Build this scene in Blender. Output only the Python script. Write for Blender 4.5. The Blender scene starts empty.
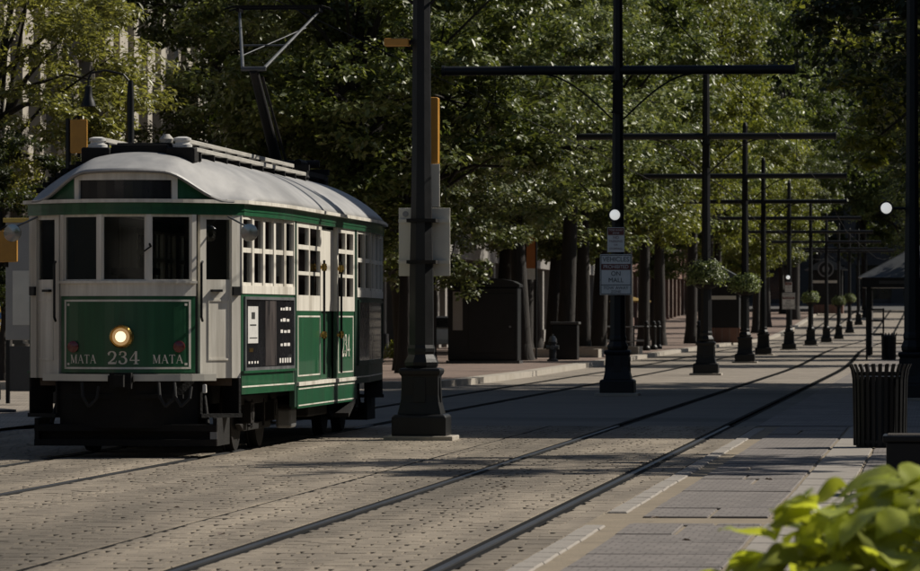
import bpy, math, random
import numpy as np
from mathutils import Vector, Matrix
R = math.radians
random.seed(7)
S = bpy.context.scene
C = S.collection

# ------------------------------------------------------------------ camera
YAW = math.atan(485 / 4900)
cam = bpy.data.cameras.new('camera')
cam.sensor_width = 36
cam.lens = 36 * 4900 / 920
cam.shift_y = 33.5 / 920
cam.clip_start = 0.5
cam.clip_end = 3000
cam.dof.use_dof = True
cam.dof.focus_distance = 52
cam.dof.aperture_fstop = 11
cam_ob = bpy.data.objects.new('camera', cam)
cam_ob.location = (0, 0, 1.4)
cam_ob.rotation_euler = (R(90), 0, YAW)
C.objects.link(cam_ob)
S.camera = cam_ob

# ------------------------------------------------------------------ light
SUN_EL, SUN_AZ = R(40), R(60)          # azimuth from +Y towards +X
w = bpy.data.worlds.new('World')
S.world = w
w.use_nodes = True
wn = w.node_tree
for n in list(wn.nodes):
    wn.nodes.remove(n)
sky = wn.nodes.new('ShaderNodeTexSky')
sky.sky_type = 'NISHITA'
sky.sun_disc = False
sky.sun_elevation = SUN_EL
sky.sun_rotation = SUN_AZ
bg = wn.nodes.new('ShaderNodeBackground')
bg.inputs['Strength'].default_value = 0.05
wo = wn.nodes.new('ShaderNodeOutputWorld')
wn.links.new(sky.outputs[0], bg.inputs[0])
wn.links.new(bg.outputs[0], wo.inputs[0])
sl = bpy.data.lights.new('sun', 'SUN')
sl.energy = 5.0
sl.angle = R(0.5)
sl.color = (1.0, 0.93, 0.82)
sun = bpy.data.objects.new('sun', sl)
sd = Vector((math.sin(SUN_AZ) * math.cos(SUN_EL), math.cos(SUN_AZ) * math.cos(SUN_EL), math.sin(SUN_EL)))
sun.rotation_euler = (-sd).to_track_quat('-Z', 'Y').to_euler()
sun.location = (20, 20, 60)
C.objects.link(sun)
S.view_settings.view_transform = 'Standard'
S.view_settings.look = 'None'
S.view_settings.gamma = 1
S.view_settings.exposure = 0.06

# ------------------------------------------------------------------ materials
def nt(name):
    m = bpy.data.materials.new(name)
    m.use_nodes = True
    t = m.node_tree
    for n in list(t.nodes):
        t.nodes.remove(n)
    o = t.nodes.new('ShaderNodeOutputMaterial')
    return m, t, o

def rgb(c, a=1.0):
    return (c[0], c[1], c[2], a)

def mat(name, c1, c2=None, rough=0.6, metal=0.0, scale=6.0, stretch=(1, 1, 1), bump=0.0, bscale=None,
        spec=0.5, c3=None, coat=0.0, detail=5.0, island=0.0, c3map=None, c3pos=(0.5, 0.72)):
    m, t, o = nt(name)
    p = t.nodes.new('ShaderNodeBsdfPrincipled')
    p.inputs['Roughness'].default_value = rough
    p.inputs['Metallic'].default_value = metal
    p.inputs['Specular IOR Level'].default_value = spec
    p.inputs['Coat Weight'].default_value = coat
    t.links.new(p.outputs[0], o.inputs[0])
    tc = t.nodes.new('ShaderNodeTexCoord')
    mp = t.nodes.new('ShaderNodeMapping')
    mp.inputs['Scale'].default_value = stretch
    t.links.new(tc.outputs['Object'], mp.inputs[0])
    if c2 is None:
        c2 = tuple(x * 0.8 for x in c1)
    nz = t.nodes.new('ShaderNodeTexNoise')
    nz.inputs['Scale'].default_value = scale
    nz.inputs['Detail'].default_value = detail
    nz.inputs['Roughness'].default_value = 0.62
    t.links.new(mp.outputs[0], nz.inputs['Vector'])
    cr = t.nodes.new('ShaderNodeValToRGB')
    cr.color_ramp.elements[0].position = 0.32
    cr.color_ramp.elements[1].position = 0.68
    cr.color_ramp.elements[0].color = rgb(c2)
    cr.color_ramp.elements[1].color = rgb(c1)
    t.links.new(nz.outputs[0], cr.inputs[0])
    col = cr.outputs[0]
    if c3 is not None:           # broad stains
        n2 = t.nodes.new('ShaderNodeTexNoise')
        n2.inputs['Scale'].default_value = scale * 0.17
        n2.inputs['Detail'].default_value = 4
        if c3map:
            m2 = t.nodes.new('ShaderNodeMapping')
            m2.inputs['Scale'].default_value = c3map
            m2.inputs['Location'].default_value = (1.9, 0.4, 0)
            n2.inputs['Scale'].default_value = 1.0
            t.links.new(tc.outputs['Object'], m2.inputs[0])
            t.links.new(m2.outputs[0], n2.inputs['Vector'])
        else:
            t.links.new(mp.outputs[0], n2.inputs['Vector'])
        r2 = t.nodes.new('ShaderNodeValToRGB')
        r2.color_ramp.elements[0].position = c3pos[0]
        r2.color_ramp.elements[1].position = c3pos[1]
        t.links.new(n2.outputs[0], r2.inputs[0])
        mx = t.nodes.new('ShaderNodeMix')
        mx.data_type = 'RGBA'
        t.links.new(r2.outputs[0], mx.inputs['Factor'])
        t.links.new(col, mx.inputs['A'])
        mx.inputs['B'].default_value = rgb(c3)
        col = mx.outputs['Result']
    if island > 0:
        g = t.nodes.new('ShaderNodeNewGeometry')
        mr = t.nodes.new('ShaderNodeMapRange')
        mr.inputs['To Min'].default_value = 1 - island
        mr.inputs['To Max'].default_value = 1 + island
        t.links.new(g.outputs['Random Per Island'], mr.inputs['Value'])
        hs = t.nodes.new('ShaderNodeHueSaturation')
        t.links.new(mr.outputs[0], hs.inputs['Value'])
        t.links.new(col, hs.inputs['Color'])
        col = hs.outputs[0]
    t.links.new(col, p.inputs['Base Color'])
    rr = t.nodes.new('ShaderNodeMapRange')
    rr.inputs['To Min'].default_value = max(0.02, rough - 0.12)
    rr.inputs['To Max'].default_value = min(1, rough + 0.12)
    t.links.new(nz.outputs[0], rr.inputs['Value'])
    t.links.new(rr.outputs[0], p.inputs['Roughness'])
    if bump > 0:
        b = t.nodes.new('ShaderNodeBump')
        b.inputs['Strength'].default_value = bump
        b.inputs['Distance'].default_value = 0.02
        n3 = t.nodes.new('ShaderNodeTexNoise')
        n3.inputs['Scale'].default_value = bscale or scale * 4
        n3.inputs['Detail'].default_value = 4
        t.links.new(mp.outputs[0], n3.inputs['Vector'])
        t.links.new(n3.outputs[0], b.inputs['Height'])
        t.links.new(b.outputs[0], p.inputs['Normal'])
    return m

def brickmat(name, c1, c2, cm, bw, bh, mortar, rough=0.85, bump=0.4, c3=None):
    m, t, o = nt(name)
    p = t.nodes.new('ShaderNodeBsdfPrincipled')
    p.inputs['Roughness'].default_value = rough
    t.links.new(p.outputs[0], o.inputs[0])
    tc = t.nodes.new('ShaderNodeTexCoord')
    br = t.nodes.new('ShaderNodeTexBrick')
    br.inputs['Scale'].default_value = 1
    br.inputs['Brick Width'].default_value = bw
    br.inputs['Row Height'].default_value = bh
    br.inputs['Mortar Size'].default_value = mortar
    br.inputs['Color1'].default_value = rgb(c1)
    br.inputs['Color2'].default_value = rgb(c2)
    br.inputs['Mortar'].default_value = rgb(cm)
    t.links.new(tc.outputs['Object'], br.inputs['Vector'])
    nz = t.nodes.new('ShaderNodeTexNoise')
    nz.inputs['Scale'].default_value = 0.7
    nz.inputs['Detail'].default_value = 8
    nz.inputs['Roughness'].default_value = 0.7
    t.links.new(tc.outputs['Object'], nz.inputs['Vector'])
    mr = t.nodes.new('ShaderNodeMapRange')
    mr.inputs['From Min'].default_value = 0.3
    mr.inputs['From Max'].default_value = 0.7
    mr.inputs['To Min'].default_value = 0.62
    mr.inputs['To Max'].default_value = 1.2
    t.links.new(nz.outputs[0], mr.inputs['Value'])
    hs = t.nodes.new('ShaderNodeHueSaturation')
    t.links.new(mr.outputs[0], hs.inputs['Value'])
    t.links.new(br.outputs['Color'], hs.inputs['Color'])
    t.links.new(hs.outputs[0], p.inputs['Base Color'])
    b = t.nodes.new('ShaderNodeBump')
    b.inputs['Strength'].default_value = bump
    b.inputs['Distance'].default_value = 0.01
    b.invert = True
    t.links.new(br.outputs['Fac'], b.inputs['Height'])
    t.links.new(b.outputs[0], p.inputs['Normal'])
    return m

def leafmat(name, ca, cb, trans=0.45, rough=0.45, ctr=None, var=0.35, spec=0.5):
    m, t, o = nt(name)
    g = t.nodes.new('ShaderNodeNewGeometry')
    oi = t.nodes.new('ShaderNodeObjectInfo')
    cr = t.nodes.new('ShaderNodeValToRGB')
    cr.color_ramp.elements[0].color = rgb(ca)
    cr.color_ramp.elements[1].color = rgb(cb)
    t.links.new(g.outputs['Random Per Island'], cr.inputs[0])
    hs = t.nodes.new('ShaderNodeHueSaturation')
    mr = t.nodes.new('ShaderNodeMapRange')
    mr.inputs['To Min'].default_value = 1 - var
    mr.inputs['To Max'].default_value = 1 + var
    t.links.new(oi.outputs['Random'], mr.inputs['Value'])
    t.links.new(mr.outputs[0], hs.inputs['Value'])
    t.links.new(cr.outputs[0], hs.inputs['Color'])
    p = t.nodes.new('ShaderNodeBsdfPrincipled')
    p.inputs['Roughness'].default_value = rough
    p.inputs['Specular IOR Level'].default_value = spec
    t.links.new(hs.outputs[0], p.inputs['Base Color'])
    tr = t.nodes.new('ShaderNodeBsdfTranslucent')
    mul = t.nodes.new('ShaderNodeMix')
    mul.data_type = 'RGBA'
    mul.blend_type = 'MULTIPLY'
    mul.inputs['Factor'].default_value = 1
    t.links.new(hs.outputs[0], mul.inputs['A'])
    mul.inputs['B'].default_value = rgb(ctr or (1.5, 1.5, 0.7))
    t.links.new(mul.outputs['Result'], tr.inputs['Color'])
    mx = t.nodes.new('ShaderNodeMixShader')
    mx.inputs[0].default_value = trans
    t.links.new(p.outputs[0], mx.inputs[1])
    t.links.new(tr.outputs[0], mx.inputs[2])
    t.links.new(mx.outputs[0], o.inputs[0])
    return m

def glassmat(name, tint, refl=0.9, f0=0.06):
    m, t, o = nt(name)
    tr = t.nodes.new('ShaderNodeBsdfTransparent')
    tr.inputs[0].default_value = rgb(tint)
    gl = t.nodes.new('ShaderNodeBsdfGlossy')
    gl.inputs['Roughness'].default_value = 0.03
    gl.inputs['Color'].default_value = (refl, refl, refl, 1)
    lw = t.nodes.new('ShaderNodeFresnel')
    lw.inputs[0].default_value = 1.5
    nz = t.nodes.new('ShaderNodeTexNoise')
    nz.inputs['Scale'].default_value = 2.5
    bu = t.nodes.new('ShaderNodeBump')
    bu.inputs['Strength'].default_value = 0.04
    t.links.new(nz.outputs[0], bu.inputs['Height'])
    t.links.new(bu.outputs[0], gl.inputs['Normal'])
    mx = t.nodes.new('ShaderNodeMixShader')
    t.links.new(lw.outputs[0], mx.inputs[0])
    t.links.new(tr.outputs[0], mx.inputs[1])
    t.links.new(gl.outputs[0], mx.inputs[2])
    t.links.new(mx.outputs[0], o.inputs[0])
    return m

def emit(name, c, s):
    m, t, o = nt(name)
    e = t.nodes.new('ShaderNodeEmission')
    e.inputs[0].default_value = rgb(c)
    e.inputs[1].default_value = s
    t.links.new(e.outputs[0], o.inputs[0])
    return m

def lens(name, c, st):
    m, t, o = nt(name)
    p = t.nodes.new('ShaderNodeBsdfPrincipled')
    p.inputs['Base Color'].default_value = (0.8, 0.8, 0.78, 1)
    p.inputs['Roughness'].default_value = 0.25
    p.inputs['Emission Color'].default_value = rgb(c)
    p.inputs['Emission Strength'].default_value = st
    t.links.new(p.outputs[0], o.inputs[0])
    return m

M = dict(
    setts=mat('setts', (0.325, 0.275, 0.212), (0.195, 0.165, 0.128), rough=0.85, scale=2.4, stretch=(1, 0.14, 1), c3=(0.105, 0.090, 0.070), c3map=(0.75, 0.05, 1), c3pos=(0.40, 0.66), bump=0.12, bscale=70, island=0.07, spec=0.3),
    joint=mat('joint_sand', (0.10, 0.085, 0.065), (0.05, 0.042, 0.033), rough=0.95, scale=3, spec=0.1),
    farpave=brickmat('far_paving', (0.30, 0.26, 0.21), (0.24, 0.205, 0.165), (0.11, 0.09, 0.07), 0.2, 0.2, 0.012),
    crosspave=mat('crossing_paving', (0.19, 0.175, 0.15), (0.14, 0.13, 0.115), rough=0.9, scale=0.9, stretch=(0.5, 1.5, 1), c3=(0.105, 0.10, 0.09), bump=0.2, bscale=40, spec=0.2),  # base colour darkened to deepen the shadow over the crossing
    sand=mat('sandy_concrete', (0.27, 0.225, 0.165), (0.20, 0.168, 0.125), rough=0.9, scale=2.5, bump=0.3, bscale=40, spec=0.2),
    slab=brickmat('paving_slab', (0.205, 0.182, 0.165), (0.155, 0.138, 0.126), (0.115, 0.10, 0.09), 0.1, 0.2, 0.006, bump=0.25),
    slabpale=mat('worn_concrete', (0.30, 0.27, 0.235), (0.225, 0.205, 0.18), rough=0.85, scale=3, bump=0.3, bscale=40, c3=(0.19, 0.17, 0.15)),
    pale=mat('pale_concrete', (0.38, 0.345, 0.295), (0.29, 0.262, 0.22), rough=0.85, scale=3, bump=0.3, bscale=40, c3=(0.28, 0.25, 0.2)),
    asphalt=mat('asphalt', (0.075, 0.075, 0.075), (0.05, 0.05, 0.05), rough=0.9, scale=2, bump=0.3, bscale=60, c3=(0.10, 0.098, 0.09)),
    brick=brickmat('brick_walk', (0.25, 0.17, 0.13), (0.17, 0.12, 0.10), (0.10, 0.085, 0.07), 0.2, 0.1, 0.01),
    steel=mat('rail_steel', (0.075, 0.076, 0.078), (0.04, 0.04, 0.04), rough=0.5, metal=0.6, scale=3, stretch=(1, 0.1, 1)),
    groove=mat('rail_groove', (0.013, 0.0125, 0.012), (0.008, 0.008, 0.0075), rough=0.9, scale=8, spec=0.1),
    black=mat('black_paint', (0.009, 0.010, 0.011), (0.006, 0.0065, 0.007), rough=0.48, scale=5, bump=0.06, bscale=25, c3=(0.011, 0.012, 0.013), spec=0.28),
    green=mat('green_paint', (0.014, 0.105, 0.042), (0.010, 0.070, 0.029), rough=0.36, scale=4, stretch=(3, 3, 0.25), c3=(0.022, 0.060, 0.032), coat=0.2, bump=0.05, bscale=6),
    dkgreen=mat('dark_and_shaded_green', (0.008, 0.035, 0.019), (0.005, 0.025, 0.014), rough=0.4, scale=2.5, stretch=(1, 1, 1)),  # door pillars' own green; also puts shade into the tram's rear sides
    cream=mat('cream_paint', (0.80, 0.765, 0.68), (0.60, 0.565, 0.49), rough=0.42, scale=5, stretch=(3, 3, 0.22), c3=(0.40, 0.365, 0.30), bump=0.06, bscale=14),
    roof=mat('roof_canvas', (0.33, 0.326, 0.318), (0.235, 0.232, 0.228), rough=0.55, scale=3.4, stretch=(1, 0.6, 1), c3=(0.17, 0.168, 0.165), bump=0.14, bscale=12),
    plank=mat('roof_plank', (0.42, 0.40, 0.36), (0.27, 0.26, 0.235), rough=0.75, scale=5, stretch=(4, 0.5, 4), bump=0.2),
    dkmetal=mat('underframe', (0.009, 0.0085, 0.008), (0.005, 0.005, 0.005), rough=0.75, scale=9, bump=0.3, c3=(0.016, 0.013, 0.011), spec=0.25),
    greymetal=mat('grey_metal', (0.22, 0.225, 0.23), (0.14, 0.145, 0.15), rough=0.45, metal=0.5, scale=6),
    pantogrey=mat('pantograph_grey', (0.10, 0.105, 0.11), (0.06, 0.063, 0.066), rough=0.5, metal=0.4, scale=6),
    chrome=mat('chrome', (0.30, 0.31, 0.32), (0.22, 0.22, 0.23), rough=0.08, metal=1.0, scale=4),
    brass=mat('brass', (0.55, 0.36, 0.10), (0.40, 0.25, 0.07), rough=0.3, metal=1.0, scale=9),
    wood=mat('dark_wood', (0.10, 0.06, 0.034), (0.06, 0.036, 0.02), rough=0.5, scale=6, stretch=(6, 1, 6)),
    inside=mat('interior_dark', (0.11, 0.095, 0.07), (0.08, 0.07, 0.052), rough=0.8, scale=4),
    adblack=mat('poster_black', (0.012, 0.012, 0.014), (0.008, 0.008, 0.009), rough=0.25, scale=3, coat=0.3),
    adgrey=mat('poster_grey', (0.10, 0.085, 0.08), (0.012, 0.012, 0.014), rough=0.3, scale=2.2, stretch=(1, 2.4, 0.5)),
    white=mat('white_print', (0.62, 0.61, 0.58), (0.52, 0.51, 0.49), rough=0.5, scale=10),
    signwhite=mat('sign_face', (0.74, 0.72, 0.68), (0.66, 0.64, 0.60), rough=0.5, scale=4),
    signred=mat('sign_red', (0.16, 0.035, 0.025), (0.12, 0.028, 0.02), rough=0.5, scale=5),
    signblack=mat('sign_black', (0.03, 0.03, 0.03), (0.02, 0.02, 0.02), rough=0.6),
    signback=mat('sign_back', (0.62, 0.60, 0.52), (0.52, 0.50, 0.44), rough=0.55, scale=2, c3=(0.44, 0.42, 0.37)),
    redlens=mat('red_lens', (0.14, 0.01, 0.01), (0.10, 0.008, 0.008), rough=0.2, scale=9, coat=0.6),
    yellow=mat('signal_yellow', (0.50, 0.24, 0.03), (0.40, 0.19, 0.025), rough=0.45, scale=5, c3=(0.30, 0.15, 0.025)),
    bannery=mat('banner_yellow', (0.60, 0.42, 0.10), (0.5, 0.34, 0.08), rough=0.7, scale=3),
    bannerb=mat('banner_blue', (0.04, 0.11, 0.24), (0.03, 0.09, 0.2), rough=0.7, scale=3),
    stone=mat('building_stone', (0.40, 0.37, 0.31), (0.30, 0.275, 0.235), rough=0.85, scale=1.1, stretch=(1, 1, 0.35), c3=(0.23, 0.21, 0.18), bump=0.15),
    stone2=mat('building_grey', (0.27, 0.255, 0.235), (0.20, 0.19, 0.175), rough=0.85, scale=1.1, stretch=(1, 1, 0.35), c3=(0.16, 0.15, 0.14), bump=0.15),
    bdark=mat('building_dark', (0.05, 0.05, 0.05), (0.035, 0.035, 0.034), rough=0.6, scale=2),
    brickwall=brickmat('brick_wall', (0.20, 0.10, 0.07), (0.14, 0.075, 0.055), (0.18, 0.16, 0.14), 0.4, 0.15, 0.012),
    winglass=mat('window_glass', (0.022, 0.026, 0.03), (0.014, 0.017, 0.02), rough=0.08, scale=0.8, coat=0.4),
    bark=mat('bark', (0.030, 0.025, 0.021), (0.014, 0.012, 0.010), rough=0.95, scale=7, stretch=(1, 1, 0.22), bump=0.9, bscale=16),
    leafA=leafmat('leaf_green', (0.052, 0.078, 0.021), (0.190, 0.215, 0.078), trans=0.26, rough=0.42, spec=0.45),
    leafB=leafmat('leaf_grey_green', (0.055, 0.080, 0.027), (0.215, 0.235, 0.110), trans=0.24, rough=0.42, spec=0.5),
    leafY=leafmat('leaf_olive', (0.085, 0.092, 0.026), (0.24, 0.235, 0.095), trans=0.42, rough=0.40, spec=0.6),
    leafD=leafmat('leaf_deep', (0.030, 0.045, 0.012), (0.062, 0.078, 0.02), trans=0.40, rough=0.5),
    leafL=leafmat('leaf_lime', (0.065, 0.085, 0.016), (0.225, 0.235, 0.055), trans=0.34, rough=0.45, spec=0.4),
    vine=leafmat('leaf_chartreuse', (0.19, 0.27, 0.03), (0.56, 0.58, 0.13), trans=0.48, rough=0.36, ctr=(1.35, 1.3, 0.5), var=0.4),
    basket=leafmat('leaf_basket', (0.07, 0.11, 0.03), (0.28, 0.32, 0.14), trans=0.3, rough=0.45),
    soil=mat('soil', (0.03, 0.022, 0.015), (0.018, 0.013, 0.01), rough=1, scale=20, bump=0.6),
    glass=glassmat('tram_glass', (0.78, 0.80, 0.78)),
    carpaint=mat('car_silver', (0.70, 0.71, 0.72), (0.64, 0.65, 0.66), rough=0.3, metal=0.1, scale=2, coat=0.6),
    boardwhite=mat('board_white', (0.30, 0.295, 0.28), (0.25, 0.245, 0.235), rough=0.4, scale=1.5, c3=(0.28, 0.28, 0.26)),
    rubber=mat('rubber', (0.02, 0.02, 0.02), (0.013, 0.013, 0.013), rough=0.85, scale=20),
    shroof=mat('shelter_roof', (0.10, 0.105, 0.108), (0.07, 0.074, 0.077), rough=0.4, metal=0.3, scale=3),
    hydrant=mat('hydrant_silver', (0.22, 0.22, 0.21), (0.14, 0.14, 0.135), rough=0.4, metal=0.4, scale=14),
    awning=mat('awning_yellow', (0.24, 0.155, 0.03), (0.19, 0.12, 0.025), rough=0.8, scale=6),
    orange=mat('banner_orange', (0.40, 0.14, 0.04), (0.32, 0.11, 0.03), rough=0.8, scale=4),
    lampon=emit('headlight_on', (1.0, 0.80, 0.50), 1.5),
    lampglow=emit('headlight_reflector', (1.0, 0.60, 0.26), 0.35),
    sigon=lens('signal_on', (1.0, 1.0, 0.97), 0.5),
)

# ------------------------------------------------------------------ mesh helpers
def put(name, me, material, parent=None):
    o = bpy.data.objects.new(name, me)
    if material is not None and len(me.materials) == 0:
        me.materials.append(M[material] if isinstance(material, str) else material)
    C.objects.link(o)
    if parent is not None:
        o.parent = parent
    return o

class MB:
    def __init__(s):
        s.v = []
        s.f = []
    def add(s, vs, fs):
        b = len(s.v)
        s.v += [tuple(p) for p in vs]
        s.f += [tuple(b + i for i in q) for q in fs]
        return s
    def hexa(s, a):      # 8 points: bottom 4 ccw, top 4 ccw
        return s.add(a, [(3, 2, 1, 0), (4, 5, 6, 7), (0, 1, 5, 4), (1, 2, 6, 5), (2, 3, 7, 6), (3, 0, 4, 7)])
    def box(s, x0, x1, y0, y1, z0, z1):
        return s.hexa([(x0, y0, z0), (x1, y0, z0), (x1, y1, z0), (x0, y1, z0), (x0, y0, z1), (x1, y0, z1), (x1, y1, z1), (x0, y1, z1)])
    def tube(s, p0, p1, r0, r1=None, n=10, caps=True):
        r1 = r0 if r1 is None else r1
        a, b = Vector(p0), Vector(p1)
        d = (b - a).normalized()
        u = d.orthogonal().normalized()
        v = d.cross(u)
        vs = []
        for c, r in ((a, r0), (b, r1)):
            for i in range(n):
                t = 2 * math.pi * i / n
                vs.append(c + u * (r * math.cos(t)) + v * (r * math.sin(t)))
        fs = [(i, (i + 1) % n, n + (i + 1) % n, n + i) for i in range(n)]
        if caps:
            fs += [tuple(range(n - 1, -1, -1)), tuple(range(n, 2 * n))]
        return s.add(vs, fs)
    def path(s, pts, r, n=8):
        for i in range(len(pts) - 1):
            r0 = r[i] if isinstance(r, (list, tuple)) else r
            r1 = r[i + 1] if isinstance(r, (list, tuple)) else r
            s.tube(pts[i], pts[i + 1], r0, r1, n)
        return s
    def lathe(s, prof, n=16, c=(0, 0, 0), square=False, rot=0.0, axis='z'):
        vs, fs = [], []
        for (r, z) in prof:
            for i in range(n):
                t = 2 * math.pi * (i + 0.5) / n + rot
                k = r / math.cos(math.pi / n) if square else r
                p = (k * math.cos(t), k * math.sin(t), z)
                if axis == 'y':
                    p = (p[0], p[2], p[1])
                if axis == 'x':
                    p = (p[2], p[0], p[1])
                vs.append((c[0] + p[0], c[1] + p[1], c[2] + p[2]))
        for j in range(len(prof) - 1):
            for i in range(n):
                a, b = j * n + i, j * n + (i + 1) % n
                q = (a, b, b + n, a + n)
                fs.append(q if axis != 'y' else q[::-1])
        e = (len(prof) - 1) * n
        bot, top = tuple(range(n - 1, -1, -1)), tuple(range(e, e + n))
        fs += [bot, top] if axis != 'y' else [bot[::-1], top[::-1]]
        return s.add(vs, fs)
    def grid(s, fn, nu, nv):
        vs = [fn(i / nu, j / nv) for j in range(nv + 1) for i in range(nu + 1)]
        fs = [(j * (nu + 1) + i, j * (nu + 1) + i + 1, (j + 1) * (nu + 1) + i + 1, (j + 1) * (nu + 1) + i) for j in range(nv) for i in range(nu)]
        return s.add(vs, fs)
    def mesh(s, name, smooth=False):
        me = bpy.data.meshes.new(name)
        me.from_pydata(s.v, [], s.f)
        me.update()
        if smooth:
            me.polygons.foreach_set('use_smooth', [True] * len(me.polygons))
            me.set_sharp_from_angle(angle=R(35))
        return me
    def build(s, name, material, parent=None, smooth=False, bevel=0.0):
        o = put(name, s.mesh(name, smooth), material, parent)
        if bevel > 0:
            b = o.modifiers.new('bevel', 'BEVEL')
            b.width = bevel
            b.segments = 2
            b.limit_method = 'ANGLE'
        return o

def tag(o, label, cat, group=None):
    o['label'] = label
    o['category'] = cat
    if group:
        o['group'] = group
    return o

def struct(o, kind='structure'):
    o['kind'] = kind
    return o

def empty(name, loc=(0, 0, 0), rz=0.0, label=None, cat=None, group=None):
    o = bpy.data.objects.new(name, None)
    o.location = loc
    o.rotation_euler = (0, 0, rz)
    o.empty_display_size = 0.3
    C.objects.link(o)
    if label:
        tag(o, label, cat, group)
    return o

def copy_tree(o, parent=None):
    c = o.copy()
    C.objects.link(c)
    c.parent = parent
    for ch in list(o.children):
        copy_tree(ch, c)
    return c

def sstep(a, b, x):
    t = min(1, max(0, (x - a) / (b - a)))
    return t * t * (3 - 2 * t)

def gz(y):                       # the street climbs gently far away
    if y < 300:
        return 0.0
    if y < 375:
        return (y - 300) ** 2 * 0.000113
    return 0.636 + (y - 375) * 0.017

def drift(y):                    # the tracks bend slightly to the left past the stop
    return -0.9 * sstep(125, 235, y)

def textmesh(s, size, align='CENTER'):
    cu = bpy.data.curves.new('text', 'FONT')
    cu.body = s
    cu.size = size
    cu.align_x = align
    cu.align_y = 'CENTER'
    cu.offset = 0
    ob = bpy.data.objects.new('text', cu)
    C.objects.link(ob)
    dg = bpy.context.evaluated_depsgraph_get()
    me = bpy.data.meshes.new_from_object(ob.evaluated_get(dg))
    bpy.data.objects.remove(ob)
    return me

def text_on(s, size, loc, rot, material, parent, name='lettering', sx=1.0):
    me = textmesh(s, size)
    me.materials.clear()
    o = put(name, me, material, parent)
    o.location = loc
    o.rotation_euler = rot
    o.scale = (sx, 1, 1)
    return o

# ------------------------------------------------------------------ ground
YS = [-60, 0, 60, 120, 180, 240, 300] + list(range(315, 376, 15)) + [470, 560]
def sheet(x0, x1, ys, z, xf=None):
    m = MB()
    vs, fs = [], []
    for y in ys:
        dx = xf(y) if xf else 0
        vs += [(x0 + dx, y, gz(y) + z), (x1 + dx, y, gz(y) + z)]
    for i in range(len(ys) - 1):
        fs.append((2 * i, 2 * i + 1, 2 * i + 3, 2 * i + 2))
    return m.add(vs, fs)
struct(sheet(-1500, 1500, [-1500] + YS + [700, 1500], -0.06).build('ground', 'asphalt'))
dys = sorted(set(YS[3:] + list(range(64, 244, 4)) + [64, 470]))
track_bed = struct(sheet(-11.6, -2.43, [5, 60, 70], -0.028).build('track_bed', 'joint'))
RAILS = [-8.94, -7.5, -4.26, -2.82]
# far paving between rails (material takes over where setts shrink below a pixel)
struct(sheet(-12.2, -2.43, [y for y in dys if 96 <= y <= 470] , 0.0).build('street', 'farpave'))
struct(sheet(-80, -12.2, [58, 78, 97], -0.02).build('cross_street', 'farpave'))
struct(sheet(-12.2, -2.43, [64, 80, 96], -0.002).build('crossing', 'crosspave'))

# setts: one joined mesh
def setts():
    rng = np.random.default_rng(3)
    x_edges = [(-11.6, RAILS[0] - 0.085), (RAILS[0] + 0.085, RAILS[1] - 0.085), (RAILS[1] + 0.085, -5.155), (-5.125, RAILS[2] - 0.085),
               (RAILS[2] + 0.085, RAILS[3] - 0.085), (RAILS[3] + 0.085, -2.44)]
    rects = []
    pit = []
    P = 0.2
    rjit = random.Random(2)
    for (a, b) in x_edges:
        n = max(1, round((b - a) / P))
        wv = (b - a) / n
        for r in range(int((64 - 22) / P)):
            y0 = 22 + r * P
            off = (r % 2) * 0.5 + rjit.uniform(-.10, .10)
            k = 0
            e = [a] + [a + (i + off) * wv for i in range(n + 1) if 0.04 < (i + off) * wv < (b - a) - 0.04] + [b]
            for i in range(len(e) - 1):
                rects.append((e[i], e[i + 1], y0, y0 + P))
    r = np.array(rects)
    n = len(r)
    g = rng.uniform(0.0003, 0.0012, (n, 4))
    pitm = (rng.random((n, 1)) < 0.42 + 0.30 * np.sin(r[:, :1] * 9.7 + 2 * np.sin(r[:, 2:3] * .31))) * rng.uniform(0.010, 0.034, (n, 1)) * np.array([[1, 0, 0, 0]])
    g = g + pitm + (rng.random((n, 4)) < 0.06) * rng.uniform(0.002, 0.008, (n, 4))
    x0, x1, y0, y1 = r[:, 0] + g[:, 0], r[:, 1] - g[:, 1], r[:, 2] + g[:, 2], r[:, 3] - g[:, 3]
    z = rng.normal(0, 0.0007, n) + 0.0015 * np.sin(r[:, 0] * 3.1) * np.sin(r[:, 2] * 0.9)
    tx, ty = rng.normal(0, 0.0003, n), rng.normal(0, 0.00018, n)
    ch = 0.003
    V = np.zeros((n, 8, 3))
    xs = [x0, x1, x1, x0, x0 + ch, x1 - ch, x1 - ch, x0 + ch]
    ys = [y0, y0, y1, y1, y0 + ch, y0 + ch, y1 - ch, y1 - ch]
    for i in range(8):
        V[:, i, 0], V[:, i, 1] = xs[i], ys[i]
        sx = 1 if i in (1, 2, 5, 6) else -1
        sy = 1 if i in (2, 3, 6, 7) else -1
        V[:, i, 2] = (z + tx * sx + ty * sy) if i > 3 else z - 0.016
    q = np.array([(4, 5, 6, 7), (0, 1, 5, 4), (1, 2, 6, 5), (2, 3, 7, 6), (3, 0, 4, 7)])
    F = (np.arange(n)[:, None, None] * 8 + q[None]).reshape(-1)
    me = bpy.data.meshes.new('setts')
    me.vertices.add(n * 8)
    me.vertices.foreach_set('co', V.reshape(-1))
    me.loops.add(len(F))
    me.loops.foreach_set('vertex_index', F)
    nf = n * 5
    me.polygons.add(nf)
    me.polygons.foreach_set('loop_start', np.arange(nf) * 4)
    me.polygons.foreach_set('use_smooth', np.zeros(nf, dtype=bool))
    me.update(calc_edges=True)
    o = put('setts', me, 'setts', track_bed)
    o['kind'] = 'stuff'
setts()
sheet(-5.157, -5.123, [5, 40, 64], -0.004).build('expansion_joint', 'groove', track_bed)
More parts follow.
